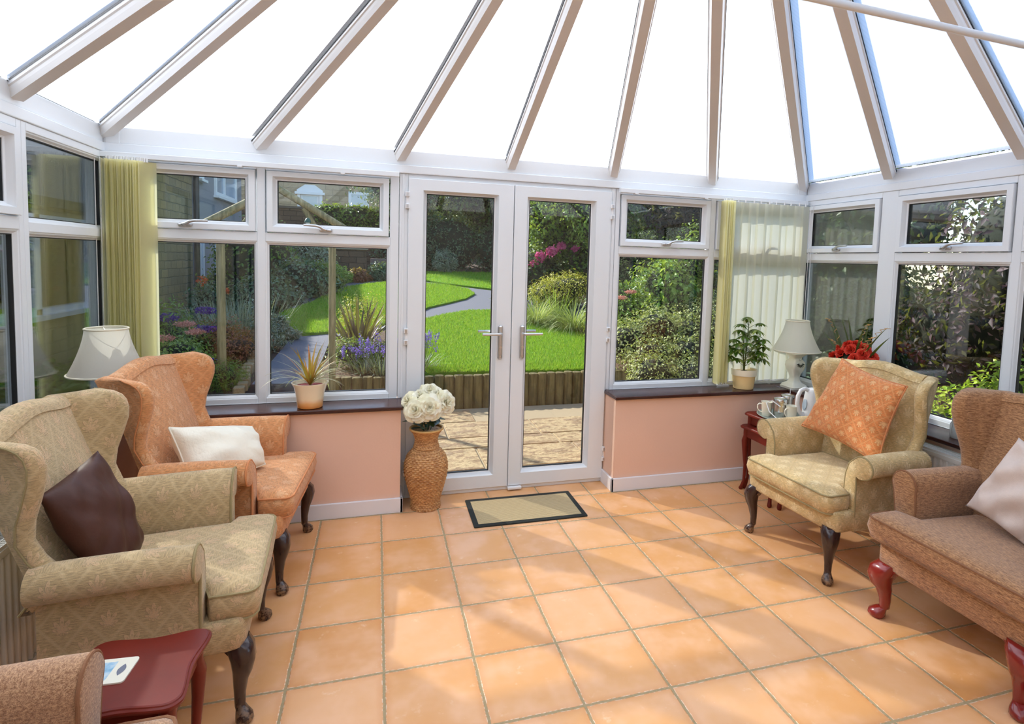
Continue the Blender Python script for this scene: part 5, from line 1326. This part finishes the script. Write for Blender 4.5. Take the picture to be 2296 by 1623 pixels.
# far stone house
h = empty('stone_house', (-2, 30, 0), 0, 'pale stone house with white framed windows far beyond the hedge', 'house')
MB().box(-6, 5.2, 0, 8, 0, 8.0).build('house_wall', st_far, h, smooth=False)
MB().add([(-6.3, -.3, 8), (5.5, -.3, 8), (5.5, 8.3, 8), (-6.3, 8.3, 8), (-6.3, 4, 10.6), (5.5, 4, 10.6)], [(0, 1, 5, 4), (2, 3, 4, 5), (0, 4, 3), (1, 2, 5), (0, 3, 2, 1)]).build('roof', simple('slate', rgb(90, 92, 100), .8), h, smooth=False)
wpaint = simple('white_window_paint', (.82, .84, .88), .4); dglass = simple('reflective_pane', rgb(150, 168, 190), .08, spec=1)
def house_window(par, x0, x1, z0, z1, y=0, ped=False, dim='x', mull=(.5,), fr=.07, out=.05, sillw=.12):
    def mp(u, v, d): return (u, y - d, v) if dim == 'x' else (y + d, u, v)
    m = MB()
    m.box(x0, x1, z0, z0 + fr, 0, out, lambda u, v, d: mp(u, v, d)) if 0 else None
    def B(a, b_, c, d_, o0, o1): m.box(a, b_, c, d_, o0, o1, mp)
    B(x0, x0 + fr, z0, z1, -.02, out); B(x1 - fr, x1, z0, z1, -.02, out); B(x0 + fr, x1 - fr, z0, z0 + fr, -.02, out); B(x0 + fr, x1 - fr, z1 - fr, z1, -.02, out)
    for q in mull: xm = lerp(x0, x1, q); B(xm - fr * .5, xm + fr * .5, z0 + fr, z1 - fr, -.02, out)
    B(x0 - .06, x1 + .06, z0 - .06, z0, -.02, sillw)
    if ped:
        B(x0 - .18, x0 - .02, z0 - .0, z1, 0, .08); B(x1 + .02, x1 + .18, z0, z1, 0, .08); B(x0 - .30, x1 + .30, z1, z1 + .14, 0, .18); B(x0 - .2, x1 + .2, z1 + .14, z1 + .24, 0, .14)
        c = (x0 + x1) / 2; m.prism([(x0 - .2, z1 + .24), (x1 + .2, z1 + .24), (c + .25, z1 + .52), (c - .25, z1 + .52)], 0, .12, lambda u, v, d: (u, y - d, v))
    f = m.build('window', wpaint, par, smooth=False)
    p = MB(); p.box(x0 + fr * .5, x1 - fr * .5, z0 + fr * .5, z1 - fr * .5, 0, .012, mp); p.build('window_pane', dglass, f, smooth=False)
house_window(h, -1.30, -.40, 3.75, 4.75, 0, ped=True, mull=(), fr=.08); house_window(h, 1.12, 2.20, 4.1, 5.05, 0, mull=(), fr=.15)
# house wing along the left: stone part with a rendered upper wall, then grey rendered part
X0 = -3.4
h = empty('stone_cottage_wing', (X0, 6, 0), 0, 'buff stone house wing with rendered upper wall and large white window, outside on the left', 'building')
def hb(name, mat, *bx, par=None):
    m = MB()
    for a in bx: m.box(a[0], a[1], a[2] - 6, a[3] - 6, a[4], a[5])
    return m.build(name, mat, par or h, smooth=False)
hb('stone_wall', st_side, (-.4, 0, -3, 3.6, -.3, 3.3), (-.4, 0, 6.42, 11.35, -.3, 3.3), (-.4, 0, 3.6, 6.42, -.3, .70), (-.4, 0, 3.6, 6.42, 1.95, 3.3), (-4, -3.6, -3, 11.35, -.3, 3.3), (-3.6, 0, -3, -2.6, -.3, 3.3), (-3.6, -.4, 10.9, 11.35, -.3, 3.3))
hb('rendered_panel', render_m, (0, .03, 1.0, 7.0, 2.18, 3.3)); hb('lead_flashing', simple('flashing', rgb(90, 88, 70), .7), (0, .06, 1.0, 7.02, 2.06, 2.18))
hb('room_back_wall', simple('ochre_room_wall', rgb(206, 198, 168), .9), (-3.5, -2.2, 3.2, 7, 0, 2.4)); hb('curtain', simple('cream_curtain', rgb(226, 222, 200), .9), (-.62, -.56, 5.15, 5.5, .7, 1.95), (-.62, -.56, 5.75, 6.3, .7, 1.95))
hb('room_floor', simple('brown_room_floor', rgb(96, 80, 60), .9), (-3.6, -.4, 3.2, 7, 0, .05))
hb('orange_chair_back', simple('orange_chair_wood', rgb(196, 134, 44), .6), (-.52, -.47, 5.2, 5.55, .5, 1.02)); hb('orange_chair_back', M['redwood'], (-.52, -.47, 5.8, 6.05, .5, 1.05))
m = MB()
for a, b_ in ((3.6, 5.07), (5.07, 6.42)):
    for t in ((a, a + .06, .70, 1.95), (b_ - .06, b_, .70, 1.95), (a, b_, .70, .77), (a, b_, 1.88, 1.95)): m.box(-.08, .03, t[0] - 6, t[1] - 6, t[2], t[3])
m.box(-.08, .02, -2.4, -.93, 1.5, 1.56); m.box(-.1, .12, -2.45, .48, .64, .70); wd = m.build('window', wpaint, h, smooth=False)
MB().box(-.04, -.03, -2.4, .42, .7, 1.95).build('window_pane', M['glass'], wd, smooth=False)
MB().add([(.3, -9.3, 3.3), (.3, 5.6, 3.3), (-4.3, 5.6, 3.3), (-4.3, -9.3, 3.3), (-2, 5.6, 3.9), (-2, -9.3, 3.9)], [(0, 1, 4, 5), (2, 3, 5, 4), (1, 2, 4), (3, 0, 5), (0, 3, 2, 1)]).build('roof', simple('roof_slate', rgb(96, 98, 104), .8), h, smooth=False)
h2 = empty('grey_rendered_house', (X0, 14, 0), 0, 'grey rendered house with white windows seen through the left window of the back wall', 'building')
MB().box(-5, 0, -2.62, 2.3, -.3, 4.3).build('rendered_wall', render_m, h2, smooth=False)
MB().add([(.3, -2.7, 4.3), (.3, 2.6, 4.3), (-5.3, 2.6, 4.3), (-5.3, -2.7, 4.3), (-2.5, 2.6, 5.0), (-2.5, -2.7, 5.0)], [(0, 1, 4, 5), (2, 3, 5, 4), (1, 2, 4), (3, 0, 5), (0, 3, 2, 1)]).build('roof', simple('house_slate', rgb(96, 98, 104), .8), h2, smooth=False)
def hw(y0, y1, z0, z1, mull=(.4,)):
    house_window(h2, y0 - 14, y1 - 14, z0, z1, 0, dim='y', mull=mull, fr=.10, out=.05, sillw=.12)
hw(13.2, 15.5, 3.0, 4.2); hw(13.2, 15.45, .55, 1.78); hw(11.75, 12.1, .75, 1.9, ()); hw(11.75, 12.15, 3.25, 4.2, ())
tag(MB().tube([(X0 + .07, 11.42, 0), (X0 + .07, 11.42, 4.25)], .06, 12).build('drainpipe', M['black'], angle=60), 'black drainpipe between the stone wing and the grey rendered house', 'pipe')
# rustic timber arch
ar = empty('timber_arch', (-.35, 3.05, 0), 0, 'rustic round timber garden arch with a pitched top, beyond the left window', 'arch')
wd = NT('weathered_larch'); co = wd.coord(); wz = wd.noise(wd.scale(co, (16, 16, 1.6)), 2, 5, .6); wd.set(color=wd.mix(wd.smooth(wz, .3, .72), rgb(116, 108, 72), rgb(176, 162, 118)), rough=.85); wd.bump(wz, .4, .008)
def pole(name, a, b_, r): return MB().tube([Vector(a) - ar.location, Vector(b_) - ar.location], r, 14).build(name, wd.mat, ar, angle=60)
pole('post', (-.885, 3.05, 0), (-.885, 3.05, 1.86), .042); pole('post', (.185, 3.05, 0), (.185, 3.05, 1.86), .036)
pole('rafter', (-1.13, 3.05, 1.775), (-.33, 3.05, 2.25), .042); pole('rafter', (.42, 3.05, 1.78), (-.38, 3.05, 2.25), .036)
pole('brace', (-.70, 3.07, 1.80), (-.52, 3.07, 2.10), .03); pole('brace', (.05, 3.07, 1.78), (-.10, 3.07, 2.04), .028)
bf = empty('bird_feeder', (-.055, 3.0, 1.80), 0, 'small green topped bird feeder hanging from the timber arch', 'bird feeder')
MB().lathe([(.025, .0), (.03, .005), (.03, .012), (.022, .014), (.022, .09)], seg=20).build('seed_tube', jg, bf); MB().lathe([(.034, .088), (.034, .10), (.02, .13), (.003, .14)], seg=20).build('cap', simple('green_cap', rgb(50, 96, 84), .5), bf)
MB().tube([(0, 0, .14), (0, 0, .29)], .0015, 5).build('hanging_wire', M['black'], bf)

# ---- trees and shrubs beyond the lawn, in the door and right window views
def tree(label, x, y, h, r, n, size, mat, cat='tree', trunk=.12, low=.3):
    g = random.Random(int(x * 31 + y * 17)); bl = []
    for i in range(9):
        a = i * 2.4; q = .62 * math.sqrt((i + .3) / 9); bl.append((q * r * math.cos(a), q * r * math.sin(a), h * lerp(low + .08, .86, (i * .37) % 1), r * g.uniform(.38, .58), r * g.uniform(.38, .58), h * g.uniform(.13, .2)))
    NB[0] += 1; z = TR(x, y); root = empty('tree', (x, y, z), 0, label, cat)
    V, F = leaf_cloud(bl, n, size, NB[0] + 40, .3, shell=.45); raw_mesh('foliage', V, F, GM[mat], root)
    m = MB(); m.tube([(0, 0, -.1), (.05, 0, h * .3), (.1, .1, h * .8)], [trunk, trunk * .8, trunk * .3], 10)
    for b in bl[:7]: m.tube([(.05, 0, h * .25), (b[0] * .5, b[1] * .5, (b[2] + h * .3) * .5), (b[0], b[1], b[2] + b[5] * .4)], [trunk * .45, trunk * .3, .012], 6)
    m.build('trunk', bark, root, angle=180)
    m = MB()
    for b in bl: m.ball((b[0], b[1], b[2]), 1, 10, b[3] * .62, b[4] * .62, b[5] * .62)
    m.build('light_blocking_core', core_m, root, angle=180)['kind'] = 'stuff'  # dark balls added inside the crown so no light comes through
tree('dark bluish tree behind the far lawn, left part of the left door leaf', 2.2, 18.0, 6.4, 2.6, 17000, .15, 'blue', low=.02)
tree('dark green tree behind the far lawn, seen by the meeting stiles of the doors', 4.9, 17.6, 6.2, 2.6, 15000, .15, 'dark', low=.0)
tree('dark tree far behind the pink flowers', 7.4, 16.2, 6.5, 2.8, 12000, .16, 'dark', low=.0)
tree('mid green hazel tree leaning over the right door leaf view', 4.9, 8.7, 3.9, 1.55, 15000, .10, 'mid', low=.12)
tree('light green arching shrub tree, top right of the right door leaf', 5.2, 7.3, 3.6, 1.15, 9000, .085, 'light', low=.35)
tree('tall dark tree behind the right back window', 8.6, 10.5, 6.0, 2.8, 14000, .14, 'dark', low=.0)
tree('mid green tree behind the right back window', 7.2, 7.2, 4.6, 1.8, 13000, .095, 'mid', low=.02)
tree('dark tree above the upper wall right of the far house', 3.4, 23.5, 8.0, 2.6, 8000, .2, 'dark', low=.1)
tree('dark tree left of the far stone house', -8.0, 24, 8.0, 3.2, 8000, .2, 'dark', low=.1)
bush('woodland_hedge', 'dark mixed undergrowth along the back of the far lawn', 'hedge', (4.6, 16.9), [(-3.0, 0, .8, 1.2, .6, .9), (-1.4, .1, .9, 1.2, .7, 1.1), (.4, 0, .8, 1.2, .7, 1.0), (2.2, 0, .9, 1.3, .7, 1.1), (3.9, 0, .8, 1.2, .7, 1.0)], 15000, .11, 'blue', core=.8)
bush('rhododendron', 'green shrub with bright pink flower clusters in the right door leaf view', 'shrub', (4.0, 8.6), [(0, 0, .7, .7, .6, .6), (.5, 0, .5, .6, .6, .5)], 5200, .09, 'dark', core=.8, extra=[([(-.02, -.45, 1.10, .11, .08, .10), (.22, -.5, 1.22, .13, .08, .10), (.42, -.5, 1.34, .10, .08, .08), (-.15, -.4, .95, .08, .06, .06), (.75, -.5, 1.3, .07, .06, .05)], 1000, .05, 'pink')])
tussock('ornamental_grass', 'pale arching grass tussock at the right edge of the near lawn, by the door handle', 'grass', (3.42, 6.35), 420, .80, .012, 'straw', 3, 130, (35, 85), 7, 11)
tussock('ornamental_grass', 'second pale arching grass tussock, further right along the near lawn', 'grass', (3.92, 5.75), 420, .78, .012, 'straw', 3, 130, (35, 85), 7, 12)
bush('golden_shrub', 'yellow green feathery plant behind the grass tussocks', 'shrub', (4.25, 6.9), [(0, 0, .62, .6, .5, .32), (-.4, .2, .5, .4, .4, .3)], 4600, .06, 'yellow', core=.6, aspect=.3)
tussock('iris_leaves', 'upright bright green strap leaves among the yellow green plants', 'plant', (3.95, 6.75), 120, .75, .028, 'light', 4, 40, (55, 88), 6, 15)
bush('border_shrub', 'green leafy shrub at the right edge of the near lawn by the right door hinge', 'shrub', (4.35, 5.0), [(0, 0, .35, .45, .4, .35)], 3000, .07, 'mid', core=.7)
bush('edge_plant', 'silver white spiky plant where the path turns right', 'plant', (3.12, 8.05), [(0, 0, .16, .2, .2, .16), (.05, 0, .42, .06, .06, .2)], 900, .07, 'grey', core=.2, aspect=.2, up=.1)
bush('edge_plant', 'silvery shrub at the foot of the dark trees beyond the far lawn', 'plant', (2.85, 15.9), [(0, 0, .4, .4, .3, .4)], 1200, .12, 'grey', core=.5, aspect=.25)
for i, (x, y, s, mt, lb) in enumerate(((4.35, 3.3, .62, 'olive', 'pale variegated shrub filling the bottom of the right back window'), (5.3, 3.6, .75, 'olive', 'second pale variegated shrub near the right blind'), (4.3, 4.4, .58, 'light', 'light green plants with coral sedum heads, lower left of the right back window'), (5.4, 4.9, 1.0, 'mid', 'large mid green shrub in the middle of the right back window'), (6.4, 4.6, 1.2, 'dark', 'dark shrub behind the right blind'))):
    bush('garden_shrub', lb, 'shrub', (x, y), [(-.55, 0, .32, .42, .35, .34), (-.05, .15, .46, .42, .35, .38), (.5, .2, .38, .45, .4, .36), (.15, -.35, .24, .42, .3, .26), (-.4, -.4, .22, .36, .3, .24), (.85, -.1, .5, .3, .3, .3)] if i == 0 else [(0, 0, s * .65, s * .8, s * .7, s * .7), (s * .5, .2, s * .4, s * .6, s * .6, s * .5), (-s * .4, .1, s * .45, s * .6, s * .6, s * .5)], 10500 if i == 0 else 8500, .045 if i < 3 else .08, mt, core=.62, extra=[([(-.25, -.3, .80, .09, .08, .025), (-.05, -.2, .88, .09, .08, .025), (-.4, -.1, .72, .09, .08, .025)], 700, .02, 'coral')] if i == 2 else None)
bush('garden_shrub', 'fine leaved yellow green shrub at the very bottom of the right back window', 'shrub', (3.75, 2.45), [(0, 0, .42, .32, .3, .34), (.55, .1, .36, .36, .3, .30), (1.1, .1, .46, .36, .3, .34)], 7000, .035, 'olive', core=.7)
bush('garden_shrub', 'loose light green shrub between the variegated shrub and the plum tree', 'shrub', (4.9, 4.3), [(0, 0, .9, .6, .4, .6), (.7, .3, 1.3, .6, .4, .7), (-.6, .4, .6, .5, .4, .5)], 6200, .065, 'mid', core=.6)
bush('garden_shrub', 'dark leafy shrub closing the view under the hazel tree', 'shrub', (6.5, 6.6), [(0, 0, .9, .9, .5, 1.0), (-.8, .5, .7, .7, .5, .8)], 7000, .09, 'dark', core=.75)
bush('young_tree', 'tall fresh green stem with large leaves in the right back window', 'shrub', (4.75, 4.0), [(0, 0, 1.15, .16, .14, .26), (.25, 0, .95, .24, .2, .2), (-.1, .1, .75, .2, .2, .2)], 300, .11, 'light', core=0, aspect=.6, stems=4)
tree('purple leaved plum tree reaching over the top of the right back window', 6.2, 5.6, 3.7, 1.3, 6000, .10, 'purple', low=.45)
# right hand side: dark shaded planting
tree('purple plum tree close outside the right side windows', 6.8, .2, 4.2, 1.5, 13000, .085, 'purple', low=.05)
tree('second dark purple tree outside the right side windows', 7.0, -2.2, 4.2, 1.6, 9000, .10, 'purple', low=.05)
tree('dark evergreen outside the right corner', 6.9, 2.6, 4.4, 1.7, 11000, .10, 'dark', low=.02)
tree('dark evergreen further behind the right side windows', 9.6, 1.0, 6.0, 2.4, 9000, .14, 'dark', low=.0)
tree('dark evergreen far right behind the purple trees', 9.8, -3.5, 6.0, 2.4, 8000, .14, 'dark', low=.0)
tree('dark tree filling the gap behind the purple plum trees', 12.5, -.8, 7.0, 3.2, 9000, .18, 'dark', low=.0)
tree('dark tree behind the corner evergreen', 10.2, 5.6, 6.0, 2.5, 9000, .14, 'dark', low=.0)
bush('golden_privet', 'lime green shrub glowing behind the brown armchair window', 'shrub', (4.75, -.30), [(0, 0, .60, .28, .30, .34), (.0, -.32, .75, .26, .26, .34), (.1, .22, .38, .24, .26, .28), (-.05, -.5, .98, .16, .18, .26), (.05, -.1, .30, .3, .3, .3)], 4200, .05, 'lime', core=.35)
bush('bamboo_clump', 'dark green leafy shrub low outside the right corner window', 'shrub', (4.7, .55), [(0, 0, .45, .35, .4, .42), (.2, .4, .3, .3, .3, .3)], 2400, .07, 'blue', core=.6)
